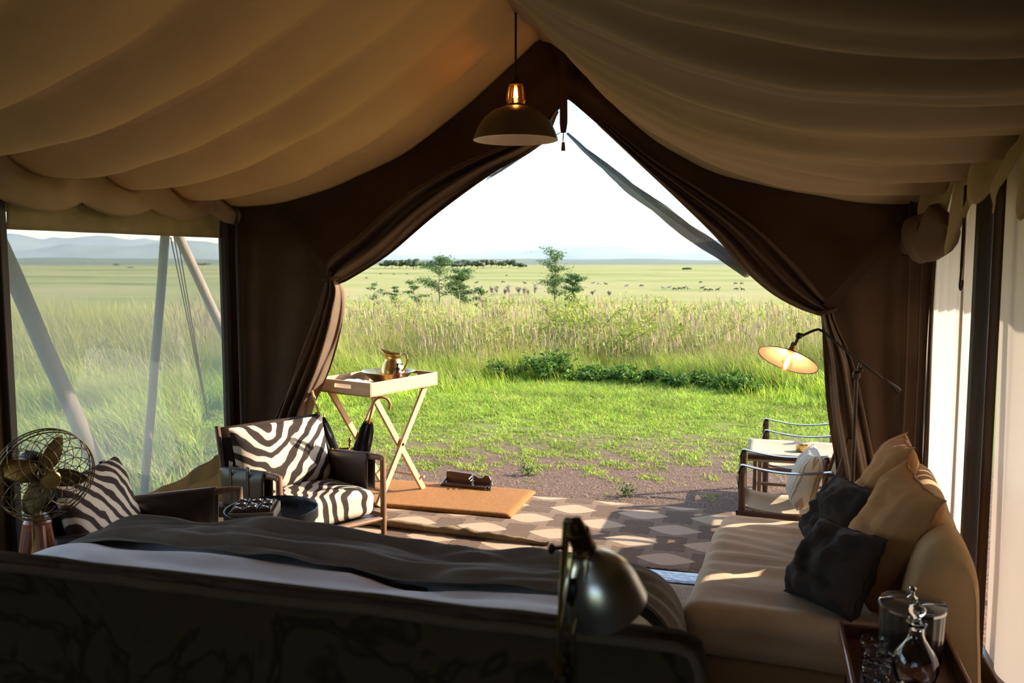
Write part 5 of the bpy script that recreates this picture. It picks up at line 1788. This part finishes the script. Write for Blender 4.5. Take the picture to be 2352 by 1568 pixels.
GREEN = [(0.28, 0.46, 0.03), (0.38, 0.54, 0.045), (0.48, 0.56, 0.08), (0.18, 0.33, 0.025)]
# trodden lawn in front of the door: thin tufts near, closing to turf
P, X, Y = sample(330000, 5.9, 12.6, -0.42, 0.52)
dens = 0.16 + np.clip((Y - 6.6) / 3.0, 0, 1) * 0.32 + np.clip((Y - 8.8) / 1.2, 0, 1) * 0.6 + 0.35 * n2(P[:, 0], P[:, 1], 1.3) + 0.75 * n2(P[:, 0], P[:, 1], 4.5, 3) + 0.45 * n2(P[:, 0], P[:, 1], 11.0, 5)
dens += 0.25 * (X < -1.2) - 0.5 * np.clip((6.9 - Y) / 0.5, 0, 1)
k = (dens > RNG.uniform(0.05, 0.5, len(P))) & keep_outside(P)
k &= ~((P[:, 0] > -2.8) & (P[:, 0] < -1.45) & (P[:, 1] < 5.9))
P, Y = P[k], Y[k]
n = len(P)
H = RNG.uniform(0.014, 0.042, n) * (1 + 1.8 * np.clip((Y - 8.6) / 2.6, 0, 1))
P3 = np.concatenate([P, gz(P)[:, None] - 0.003], 1)
c1_ = pal(n, GREEN + [(0.56, 0.47, 0.22), (0.50, 0.54, 0.12)], [3, 3, 4, 2, 1.5, 2])
tone = np.clip(1 + 0.40 * (n2(P[:, 0], P[:, 1], 2.2, 41) + 0.8 * n2(P[:, 0], P[:, 1], 7.0, 45)), 0.5, 1.5)[:, None]
c1_ = np.clip(c1_ * tone, 0, 1)
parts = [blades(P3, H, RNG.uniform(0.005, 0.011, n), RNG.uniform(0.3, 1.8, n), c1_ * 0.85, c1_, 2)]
def join(parts):
    off, co, tr, cl_ = 0, [], [], []
    for a, b, c in parts:
        co.append(a); tr.append(b + off); cl_.append(c); off += len(a)
    return np.concatenate(co), np.concatenate(tr), np.concatenate(cl_)
# dry litter lying on the bare soil
Pl, Xl, Yl = sample(9000, 5.86, 8.2, -0.40, 0.45)
kk = keep_outside(Pl) & ~((Pl[:, 0] > -2.8) & (Pl[:, 0] < -1.45) & (Pl[:, 1] < 5.9)); Pl = Pl[kk]
nl_ = len(Pl)
lit = blades(np.concatenate([Pl, gz(Pl)[:, None] + 0.004], 1), RNG.uniform(0.015, 0.03, nl_), RNG.uniform(0.003, 0.006, nl_), RNG.uniform(1.5, 3.0, nl_), pal(nl_, [(0.45, 0.33, 0.20), (0.22, 0.14, 0.09), (0.55, 0.44, 0.28)], [2, 2, 1]), pal(nl_, [(0.45, 0.33, 0.20), (0.55, 0.44, 0.28)], [1, 1]), 2)
o = mesh_np('lawn_grass', *join(parts + [lit]), M['grass'])
tag(o, 'short bright green trodden grass in front of the tent', 'grass', None, 'stuff')

# tall savanna grass beyond the lawn
parts = []
def tall(n, y0, y1, k0, k1, hfun, cols, wts, w, bend, segs, clump=0.0, tipc=None, flt=None):
    P, X, Y = sample(n, y0, y1, k0, k1)
    k = keep_outside(P)
    if clump:
        k &= (n2(P[:, 0], P[:, 1], 1.1, 6) + 0.6 * n2(P[:, 0], P[:, 1], 3.3, 2)) > RNG.normal(-0.25, clump, len(P))
    if flt is not None:
        k &= flt(X, Y)
    P, X, Y = P[k], X[k], Y[k]
    n = len(P)
    h = hfun(X, Y) * RNG.uniform(0.65, 1.12, n)
    P3 = np.concatenate([P, gz(P)[:, None] - 0.01], 1)
    cl1 = n2(P[:, 0], P[:, 1], 0.8, 11) + 0.8 * n2(P[:, 0], P[:, 1], 2.6, 15)
    h = h * (1 + 0.38 * cl1)
    tone = np.clip(1 + 0.42 * (n2(P[:, 0], P[:, 1], 1.4, 21) + 0.7 * n2(P[:, 0], P[:, 1], 4.0, 25)), 0.45, 1.6)[:, None]
    c = pal(n, cols, wts, 0.2) * tone
    tc2 = pal(n, tipc[0], tipc[1], 0.2) * tone ** 0.5 if tipc else c * np.array([1.15, 1.08, 0.95])
    az = RNG.normal(R(200), 0.9, n) + 3.0 * n2(P[:, 0], P[:, 1], 1.9, 31)
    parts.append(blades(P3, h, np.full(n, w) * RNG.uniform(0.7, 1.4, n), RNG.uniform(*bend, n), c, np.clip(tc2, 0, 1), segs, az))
    return P3, h, az
edge = lambda X: 11.2 + 0.9 * np.sin(X * 0.9 + 0.5) - 1.3 * (X < -2.2) - 0.5 * (X > 2.6)
belt = lambda X, Y: Y > edge(X)
STRAW = [(0.43, 0.37, 0.14), (0.36, 0.30, 0.12), (0.42, 0.33, 0.18), (0.37, 0.36, 0.09)]
TIP = ([(0.44, 0.38, 0.15), (0.38, 0.29, 0.16), (0.38, 0.40, 0.07), (0.41, 0.41, 0.11)], [2, 2, 3, 3])
hA = lambda X, Y: 0.34 + 0.42 * np.clip((Y - edge(X)) / 2.5, 0, 1)
tall(30000, 9.6, 13.0, -0.40, 0.48, lambda X, Y: 0.12 + 0.32 * np.clip((Y - edge(X) + 0.6) / 1.4, 0, 1), GREEN + [(0.34, 0.42, 0.09)], [3, 4, 4, 2, 3], 0.008, (0.2, 0.9), 3, 0.35, None, lambda X, Y: Y > edge(X) - 0.7)
tall(46000, 11.0, 17.0, -0.40, 0.50, hA, [(0.26, 0.40, 0.05), (0.36, 0.46, 0.08), (0.42, 0.44, 0.11)] + STRAW[:2], [4, 4, 3, 1, 1], 0.008, (0.15, 1.0), 3, 0.4, TIP, belt)
tall(30000, 12.0, 19.0, -0.42, 0.50, lambda X, Y: hA(X, Y) + 0.06, STRAW + [(0.40, 0.42, 0.11), (0.32, 0.40, 0.08)], [2, 2, 2, 2, 3, 2], 0.006, (0.05, 1.1), 4, 0.4, TIP, lambda X, Y: Y > edge(X) + 0.7)
tall(30000, 18.0, 44.0, -0.46, 0.52, lambda X, Y: 0.65 + 0.0 * X, STRAW[3:] + [(0.40, 0.42, 0.12), (0.46, 0.44, 0.18), (0.34, 0.40, 0.10)], [1, 3, 2, 2], 0.016, (0.1, 0.6), 3, 0.6, TIP)
# seed heads: short fuzzy spikes high on the straw stems
P3, h, az = tall(9000, 11.6, 17.0, -0.42, 0.48, lambda X, Y: hA(X, Y) + 0.22, STRAW, [1, 1, 1, 1], 0.0035, (0.05, 0.35), 3, 0.35, TIP, lambda X, Y: Y > edge(X) + 0.3)
hd = P3 + np.stack([np.cos(az) * h * 0.16, np.sin(az) * h * 0.16, h * 0.80], 1)
c_ = pal(len(hd), [(0.40, 0.30, 0.20), (0.32, 0.21, 0.14), (0.38, 0.34, 0.17)], [2, 2, 1])
parts.append(blades(hd, np.full(len(hd), 0.16), RNG.uniform(0.010, 0.018, len(hd)), RNG.uniform(0.1, 0.5, len(hd)), c_, c_, 2, az))
# grass beside the tent, seen through the left window
sideW = lambda X, Y: 0.16 + 0.35 * np.clip((Y - 6.6) / 2.5, 0, 1) + 0.42 * np.clip((Y - 9.5) / 2.5, 0, 1)
tall(30000, 5.0, 10.5, -0.68, -0.36, sideW, GREEN + [(0.36, 0.40, 0.13)] + STRAW, [2, 3, 3, 3, 3, 2, 2, 1, 2], 0.008, (0.3, 1.1), 3, 0.5)
tall(26000, 9.0, 17.0, -0.70, -0.36, lambda X, Y: sideW(X, Y) + 0.12, STRAW + [(0.36, 0.40, 0.11), (0.26, 0.34, 0.08)], [3, 3, 3, 3, 2, 2], 0.008, (0.1, 0.9), 3, 0.45, TIP)
tall(9000, 16.0, 40.0, -0.72, -0.40, lambda X, Y: 0.7 + 0 * X, STRAW + [(0.40, 0.42, 0.12)], [1, 1, 1, 2, 3], 0.016, (0.1, 0.6), 3, 0.6, TIP)
o = mesh_np('savanna_grass', *join(parts), M['grass'])
tag(o, 'tall straw and green savanna grass beyond the lawn', 'grass', None, 'stuff')

# ------------------------------------------------------------------ shrubs and trees
def leaves_np(C, size, cols, wts, flat=0.5):
    """leaf quads (two triangles) round centres C"""
    n = len(C)
    nrm = RNG.normal(0, 1, (n, 3)); nrm[:, 2] = np.abs(nrm[:, 2]) + flat
    nrm /= np.linalg.norm(nrm, axis=1)[:, None]
    a = np.cross(nrm, RNG.normal(0, 1, (n, 3))); a /= np.linalg.norm(a, axis=1)[:, None]
    b = np.cross(nrm, a)
    s_ = (size * RNG.uniform(0.6, 1.3, n))[:, None]
    co = np.stack([C - a * s_, C + b * s_ * 0.45, C + a * s_, C - b * s_ * 0.45], 1).reshape(-1, 3)
    T = (np.arange(n)[:, None, None] * 4 + np.array([(0, 1, 2), (0, 2, 3)])[None]).reshape(-1, 3)
    c = np.repeat(pal(n, cols, wts), 4, 0)
    return co, T, c
def plant(name, label, cat, base, twigs, leafs, size, cols, wts, group=None, bark='bark', flat=0.5):
    root = thing(name, label, cat, base, 0, group)
    mb = MB()
    for pts, r0, r1 in twigs:
        m = len(pts)
        mb.tube(pts, [r0 + (r1 - r0) * i / (m - 1) for i in range(m)], 5, caps=False)
    mb.build('stem', M[bark], root, smooth=180, recalc=False)
    C = np.array(leafs)
    f = mesh_np('foliage', *leaves_np(C, size, cols, wts, flat), M['leaf'], root)
    return root
def shrub(label, base, h, spread, nst, nleaf, size, cols, wts, group, name='shrub', arch=0.5):
    tw, lf = [], []
    for i in range(nst):
        a = random.uniform(0, 2 * PI)
        l = h * random.uniform(0.6, 1.1)
        s_ = spread * random.uniform(0.3, 1.0)
        pts = [Vector((0.04 * math.cos(a), 0.04 * math.sin(a), 0))]
        for k in range(1, 6):
            q = k / 5
            pts.append(Vector((s_ * q ** 1.2 * math.cos(a) + 0.05 * nz(i, k, 1) * h, s_ * q ** 1.2 * math.sin(a) + 0.05 * nz(i, k, 5) * h, l * (q - arch * 0.45 * q * q))))
        tw.append((pts, 0.010 * h + 0.002, 0.002))
        for _ in range(nleaf // nst):
            q = random.uniform(0.25, 1.0) * 5
            k = min(4, int(q))
            p = pts[k].lerp(pts[k + 1], q - k)
            lf.append(p + Vector((random.gauss(0, 1), random.gauss(0, 1), random.gauss(0, 0.8))) * 0.055 * (h + 0.4))
        for _ in range(2):
            k = random.randint(2, 4)
            e = pts[k] + Vector((random.gauss(0, 1), random.gauss(0, 1), random.uniform(0, 1))) * 0.16 * h
            tw.append(([pts[k], pts[k].lerp(e, 0.5) + Vector((0, 0, 0.02)), e], 0.004, 0.0015))
            for _ in range(nleaf // nst // 4):
                lf.append(pts[k].lerp(e, random.random()) + Vector((random.gauss(0, 1), random.gauss(0, 1), random.gauss(0, 1))) * 0.03)
    return plant(name, label, 'shrub', base, tw, [tuple(p) for p in lf], size, cols, wts, group)
YG = [(0.34, 0.42, 0.05), (0.42, 0.46, 0.07), (0.24, 0.34, 0.04), (0.48, 0.40, 0.09)]
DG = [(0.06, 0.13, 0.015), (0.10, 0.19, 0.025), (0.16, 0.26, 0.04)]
def at_y(px, Y):
    p = cw((px - 1176) / _F * Y, Y)
    return Vector((p.x, p.y, ground_z(p.x, p.y)))
spots = [(800, 15.0, 0.95, 'at the left edge of the door opening'), (925, 15.5, 0.9, 'below the leftmost sapling'), (1040, 14.2, 0.8, 'left of the gap under the twin saplings'), (1115, 16.0, 1.05, 'with one tall twig left of the slender sapling'), (1250, 15.0, 0.85, 'right below the slender sapling'), (1345, 14.5, 0.95, 'in the middle of the tall grass'), (1420, 15.6, 1.0, 'right of the middle of the tall grass'), (1530, 15.0, 0.8, 'two thirds across the tall grass'), (1640, 15.8, 0.9, 'above the lamp side of the tall grass'), (1745, 14.6, 0.8, 'directly left of the floor lamp shade'), (1850, 15.2, 0.85, 'behind the floor lamp joint')]
spots += [(850, 17.5, 1.0, 'far left behind the grass tops'), (985, 17.0, 0.95, 'under the tall left sapling'), (1080, 13.4, 0.7, 'low left of centre'), (1185, 14.0, 0.8, 'just left of centre in the straw'), (1300, 17.0, 1.05, 'behind the slender sapling foot'), (1385, 13.4, 0.75, 'low right of centre'), (1475, 17.0, 1.0, 'tall in the right half of the straw'), (1585, 13.6, 0.7, 'low left of the lamp'), (1690, 17.2, 0.95, 'far right behind the grass tops'), (1800, 17.5, 0.9, 'farthest right near the door flap')]
for px, Y, h, ds in spots:
    shrub('yellow-green thorny shrub ' + ds, at_y(px, Y), h * 1.22, 0.9, 18, 800, 0.034, YG, [3, 3, 2, 1], 'thorny shrubs in the tall grass')
dark = [(1170, 12.1, 0.40, 'left end of the shaded grass edge'), (1262, 12.0, 0.56, 'tallest at the shaded grass edge'), (1480, 11.6, 0.34, 'right of the middle of the grass edge'), (1735, 10.9, 0.30, 'round clump at the right end of the grass edge'), (1345, 11.9, 0.28, 'low one right of the tallest'), (1405, 11.8, 0.24, 'low one in the middle of the grass edge'), (1560, 11.4, 0.24, 'low one left of the floor lamp shade'), (1645, 11.2, 0.26, 'low one below the floor lamp shade')]  # dark leaves stand in for shade along the foot of the tall grass
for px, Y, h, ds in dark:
    shrub('dark leafy bush standing for shade, ' + ds, at_y(px, Y), h, 0.5, 10, 620, 0.038, DG, [2, 3, 2], 'dark bushes along the lawn edge', 'bush', 0.8)
for px, Y, h, ds in ((150, 10.5, 0.9, 'left of the slanting pole'), (395, 11.5, 0.8, 'beside the upright pole'), (480, 14.5, 1.5, 'at the right edge of the netted window')):
    shrub('bare twiggy shrub seen through the netted window, ' + ds, at_y(px, Y), h, 0.5, 7, 160, 0.022, [(0.25, 0.24, 0.10), (0.36, 0.34, 0.13)], [1, 1], 'shrubs outside the left window')
# small weeds on the bare soil
for px, py, ds in ((1215, 1092, 'left of the camp chairs, beyond the boot scraper'), (1440, 1140, 'on the bare soil above the rug')):
    shrub('small dark weed growing ' + ds, onz(px, py, -0.02), 0.09, 0.07, 6, 60, 0.014, DG, [1, 1, 1], 'weeds on the bare soil', 'weed')

def acacia(name, label, base, h, layers, group, lean=(0, 0), cols=None, size=0.06, nleaf=1400, spread=0.34):
    """young thorn tree: thin trunk with flat sprays of small leaves"""
    tw, lf = [], []
    n = 8
    trunk = [Vector((lean[0] * (i / n) ** 1.5 + 0.03 * h * nz(i * 0.6, h), lean[1] * (i / n) + 0.03 * h * nz(i * 0.6, h, 4), h * i / n)) for i in range(n + 1)]
    tw.append((trunk, 0.016 * h, 0.004 * h))
    per = nleaf // layers
    for j in range(layers):
        q = 0.30 + 0.70 * (j + random.uniform(-0.2, 0.2)) / max(1, layers - 1)
        q = min(0.99, max(0.2, q))
        i = min(n - 1, int(q * n))
        p0 = trunk[i].lerp(trunk[i + 1], q * n - i)
        a = j * 2.4 + random.uniform(-0.5, 0.5)
        l = h * spread * (0.35 + 0.55 * math.sin(PI * (0.15 + 0.7 * q))) * random.uniform(0.45, 1.35)
        e = p0 + Vector((math.cos(a) * l, math.sin(a) * l, h * random.uniform(0.0, 0.20)))
        mid = p0.lerp(e, 0.5) + Vector((0, 0, 0.03 * h))
        tw.append(([p0, mid, e], 0.007 * h, 0.0015 * h))
        for _ in range(per):
            t_ = random.uniform(0.25, 1.08)
            p = p0.lerp(e, t_) + Vector((0, 0, 0.03 * h * math.sin(PI * min(1, t_))))
            w = 0.055 * h * (0.5 + t_)
            lf.append(tuple(p + Vector((random.gauss(0, w), random.gauss(0, w), random.gauss(0, 0.030 * h)))))
    return plant(name, label, 'tree', base, tw, lf, size, cols or [(0.075, 0.14, 0.045), (0.12, 0.20, 0.06), (0.17, 0.25, 0.075)], [2, 3, 2], group, flat=1.2)
def tree_at(px, pytop, Y, label, layers=12, lean=(0, 0), nleaf=1500, spread=0.34, size=0.06):
    nleaf = int(nleaf * 1.5)
    b = at_y(px, Y)
    ztop = CAMZ - (pytop - 598) / _F * Y
    acacia('thorn_sapling', label, b, ztop - b.z, layers, 'young thorn trees behind the tall grass', lean, None, size, nleaf, spread)
tree_at(1008, 598, 40, 'tall young thorn tree left of the fence of grey bushes', 12, (0.0, 0), 1900, 0.36)
tree_at(1058, 628, 38, 'bushy young thorn tree right of the tallest left one', 13, (0.0, 0), 1700, 0.36)
tree_at(1272, 596, 39, 'slender tall young thorn tree right of centre', 13, (0.1, 0), 1900, 0.30)
tree_at(1312, 638, 37, 'shorter thorn tree touching the slender tall one', 11, (0.1, 0), 1400, 0.32)
tree_at(962, 655, 34, 'low leaning thorn sapling at the left of the saplings', 8, (-0.3, 0), 500, 0.40)
tree_at(905, 664, 36, 'faint small sapling above the tall grass on the left', 7, (0, 0), 350, 0.34)
tree_at(860, 655, 38, 'small sapling nearest the left door flap', 6, (0, 0), 240, 0.30)
tree_at(1105, 668, 30, 'low sapling below the fence of grey bushes', 8, (0, 0), 420, 0.34)

# row of grey dry bushes far down the slope
for k, px in enumerate((1093, 1104, 1130, 1142, 1160, 1168, 1192, 1204, 1214, 1228, 1362, 1400)):
    b = onz(px, 676 + (k % 3), -8.0)
    b.z = ground_z(b.x, b.y)
    Yf = math.hypot(b.x, b.y)
    big = 20 + 8 * ((k * 7) % 4) / 3
    if px > 1300:
        big = 14
    shrub('%s dry grey bush from the left in the distant row on the plain' % ('first second third fourth fifth sixth seventh eighth ninth tenth eleventh twelfth'.split()[k]), b, big * Yf / _F, 0.8, 6, 150, 0.22, [(0.30, 0.25, 0.20), (0.20, 0.20, 0.14), (0.38, 0.32, 0.26)], [1, 1, 1], 'row of dry bushes on the plain', 'dry_bush')

# far line of flat-topped trees
t = NT('tree_crown')
v = t.coord()
n1 = t.noise(v, 0.6, 5, 0.7)
M['crown'] = t.done(t.principled(t.ramp(n1, [(0.3, (0.035, 0.055, 0.03)), (0.7, (0.10, 0.125, 0.06))]), 0.95, 0, t.bump(n1, 1.0, 0.8)))
def far_tree(px, pybase, hpx, wpx, label, group, name='flat_topped_tree'):
    b = onz(px, pybase, -8.0)
    Yf = -b.x * _s + b.y * _c
    h, w = hpx * Yf / _F, wpx * Yf / _F
    root = thing(name, label, 'tree', b, 0, group)
    mb = MB()
    mb.tube([(0, 0, 0), (0.03 * w, 0, h * 0.4), (0, 0, h * 0.8)], [0.035 * h, 0.028 * h, 0.01 * h], 6)
    for k in range(4):
        a = k * PI / 2 + px
        mb.tube([(0.03 * w, 0, h * 0.38), (0.25 * w * math.cos(a), 0.25 * w * math.sin(a), h * 0.72)], [0.02 * h, 0.008 * h], 5)
    mb.build('trunk', M['bark'], root)
    mb = MB()
    for k in range(9):
        a = k * 2.4 + px
        r_ = 0.42 * w * (k > 0) * (0.6 + 0.05 * k)
        c = Vector((r_ * math.cos(a) * 1.4, r_ * math.sin(a), h * (0.60 + 0.2 * nz(px * 0.37, k * 1.7))))
        def bl(aa, bb):
            th, ph = 2 * PI * aa, PI * bb
            rr = 0.8 + 0.6 * nz(math.cos(th) * 2 + px, math.sin(th) * 2, bb * 3 + k)
            return c + Vector((0.30 * w * rr * math.sin(ph) * math.cos(th), 0.30 * w * rr * math.sin(ph) * math.sin(th), -0.24 * h * rr * math.cos(ph)))
        mb.grid(bl, 10, 6, wrap=True)
    mb.build('crown', M['crown'], root, smooth=180, recalc=False)
rows = [(884, 617, 15, 22), (900, 616, 17, 24), (918, 617, 19, 26), (934, 617, 21, 26), (950, 617, 18, 24), (966, 617, 15, 22), (982, 617, 14, 24), (1000, 617, 15, 24), (1020, 617, 14, 22), (1036, 617, 17, 24), (1050, 617, 18, 24), (1066, 617, 16, 26), (1082, 617, 16, 22), (1096, 617, 20, 20), (1110, 617, 17, 22), (1128, 615, 15, 18), (1140, 612, 14, 18), (1152, 617, 13, 16), (1170, 617, 17, 24), (1190, 616, 14, 16), (1201, 616, 12, 16)]
rows = [(a, b + 1.2 * ((i * 2) % 3 - 1), c * 1.2 * (0.8 + 0.5 * ((i * 37) % 10) / 10), d * (0.9 + 0.5 * ((i * 53) % 10) / 10)) for i, (a, b, c, d) in enumerate(rows)]
ordn = 'first second third fourth fifth sixth seventh eighth ninth tenth eleventh twelfth thirteenth fourteenth fifteenth sixteenth seventeenth eighteenth nineteenth twentieth twenty-first'.split()
for k, (px, pb, hp, wp) in enumerate(rows):
    far_tree(px, pb, hp, wp, '%s tree from the left in the far dark tree line' % ordn[k], 'far tree line on the plain')
far_tree(1578, 622, 9, 16, 'lone flat-topped tree on the right of the plain', None)
for px, pb, hp, wp, ds in ((268, 612, 8, 12, 'left of the upright pole'), (465, 612, 10, 26, 'right of the upright pole'), (300, 616, 4, 12, 'low and flat, left of the upright pole')):
    far_tree(px, pb, hp, wp, 'far bush through the netted window, ' + ds, 'far bushes through the left window', 'far_bush')

# ------------------------------------------------------------------ grazing herd
M['hide_dark'] = solid_mat('dark_hide', (0.055, 0.042, 0.035), 0.8, var=0.3, scale=3, bump=0)
t = NT('zebra_hide')
v = t.coord()
w = t.n('ShaderNodeTexWave'); w.inputs['Scale'].default_value = 2.2; w.inputs['Distortion'].default_value = 2.5; t.l(v, w.inputs[0])
M['hide_zebra'] = t.done(t.principled(t.ramp(w.outputs[1], [(0.45, (0.05, 0.045, 0.04)), (0.55, (0.50, 0.46, 0.40))]), 0.8))
def animal_mesh(name, graze, bulk, mane):
    """skin-modified skeleton: barrel trunk, jointed legs, neck, head, tail"""
    me = bpy.data.meshes.new(name)
    V, E, Rd = [], [], []
    def add(p, r, parent=None):
        V.append(p); Rd.append(r)
        if parent is not None:
            E.append((parent, len(V) - 1))
        return len(V) - 1
    pel = add((-0.62, 0, 1.02), 0.26 * bulk)
    bel = add((-0.1, 0, 0.96), 0.30 * bulk, pel)
    che = add((0.45, 0, 1.00), 0.30 * bulk, bel)
    wit = add((0.66, 0, 1.12), 0.22 * bulk, che)
    if graze:
        nk = add((0.95, 0, 0.85), 0.14, wit); hd_ = add((1.12, 0, 0.42), 0.11, nk); mz = add((1.16, 0, 0.12), 0.07, hd_)
    else:
        nk = add((0.92, 0, 1.38), 0.15, wit); hd_ = add((1.12, 0, 1.55), 0.12, nk); mz = add((1.40, 0, 1.38), 0.075, hd_)
    for s_ in (-1, 1):
        ear_ = add((hd_ and V[hd_][0] - 0.08, s_ * 0.10, V[hd_][2] + 0.14), 0.025, hd_)
        kn = add((-0.52, s_ * 0.15, 0.72), 0.13, pel); hk_ = add((-0.74, s_ * 0.15, 0.42), 0.055, kn); ho = add((-0.70, s_ * 0.15, 0.04), 0.05, hk_)
        el = add((0.50, s_ * 0.15, 0.66), 0.10, che); wr_ = add((0.52, s_ * 0.15, 0.36), 0.055, el); fo = add((0.50, s_ * 0.15, 0.04), 0.05, wr_)
    t1 = add((-0.88, 0, 1.0), 0.035, pel); t2 = add((-0.98, 0, 0.60), 0.03, t1)
    me.from_pydata(V, E, [])
    o = bpy.data.objects.new(name, me)
    COL.objects.link(o)
    md = o.modifiers.new('skin', 'SKIN')
    for sv, r_ in zip(me.skin_vertices[0].data, Rd):
        sv.radius = (r_, r_)
    me.skin_vertices[0].data[0].use_root = True
    sb_ = o.modifiers.new('sub', 'SUBSURF'); sb_.levels = sb_.render_levels = 1
    dg = bpy.context.evaluated_depsgraph_get()
    m2 = bpy.data.meshes.new_from_object(o.evaluated_get(dg))
    m2.polygons.foreach_set('use_smooth', [True] * len(m2.polygons))
    bpy.data.objects.remove(o)
    m2.name = name
    return m2
am = {(g_, z): animal_mesh('grazer_body', g_, 1.0 if z else 0.95, z) for g_ in (0, 1) for z in (0, 1)}
for (g_, z), m2 in am.items():
    m2.materials.append(M['hide_zebra'] if z else M['hide_dark'])
herd = [(1362, 654, 'z', 0), (1376, 654, 'z', 1), (1392, 655, 'w', 0), (1438, 660, 'z', 0), (1474, 659, 'w', 1), (1524, 664, 'z', 0), (1536, 663, 'z', 0), (1550, 666, 'w', 1), (1561, 665, 'w', 1), (1570, 664, 'w', 0), (1582, 664, 'z', 1), (1610, 651, 'w', 1), (1612, 664, 'w', 0), (1622, 668, 'w', 1), (1633, 668, 'w', 1), (1648, 668, 'w', 0), (1690, 654, 'w', 1), (1704, 654, 'w', 1), (1690, 667, 'w', 1), (1706, 668, 'w', 0), (842, 641, 'w', 1), (1094, 652, 'w', 0), (1156, 650, 'w', 1), (1206, 654, 'w', 0), (874, 630, 'w', 1), (905, 632, 'w', 1), (935, 631, 'w', 0), (1163, 634, 'w', 1)]
cnt = {}
for k, (px, py, kd, gr) in enumerate(herd):
    b = onz(px, py, -8.0)
    b.z = ground_z(b.x, b.y)
    o = bpy.data.objects.new('zebra' if kd == 'z' else 'wildebeest', am[(gr, 1 if kd == 'z' else 0)])
    COL.objects.link(o)
    o.location = b
    o.rotation_euler = (0, 0, YAW + (PI if k % 3 else 0) + random.uniform(-0.5, 0.5))
    sc = 0.78 if kd == 'w' else 0.80
    o.scale = (sc, sc, sc)
    cnt[kd] = cnt.get(kd, 0) + 1
    zone = 'far left of the saplings' if px < 960 else ('behind the row of dry bushes' if px < 1240 else ('just right of the slender sapling' if px < 1420 else ('in the middle of the open plain' if px < 1500 else ('in the main herd on the right' if px < 1660 else 'at the right end of the herd'))))
    same = sorted(q[0] + q[1] * 0.001 for q in herd if q[2] == kd and q[3] == gr)
    ordw = ordn[same.index(px + py * 0.001)]
    tag(o, '%s %s %s from the left, %s' % (ordw, 'head-down' if gr else 'head-up', 'zebra' if kd == 'z' else 'wildebeest', zone), 'zebra' if kd == 'z' else 'wildebeest', 'grazing herd on the plain')
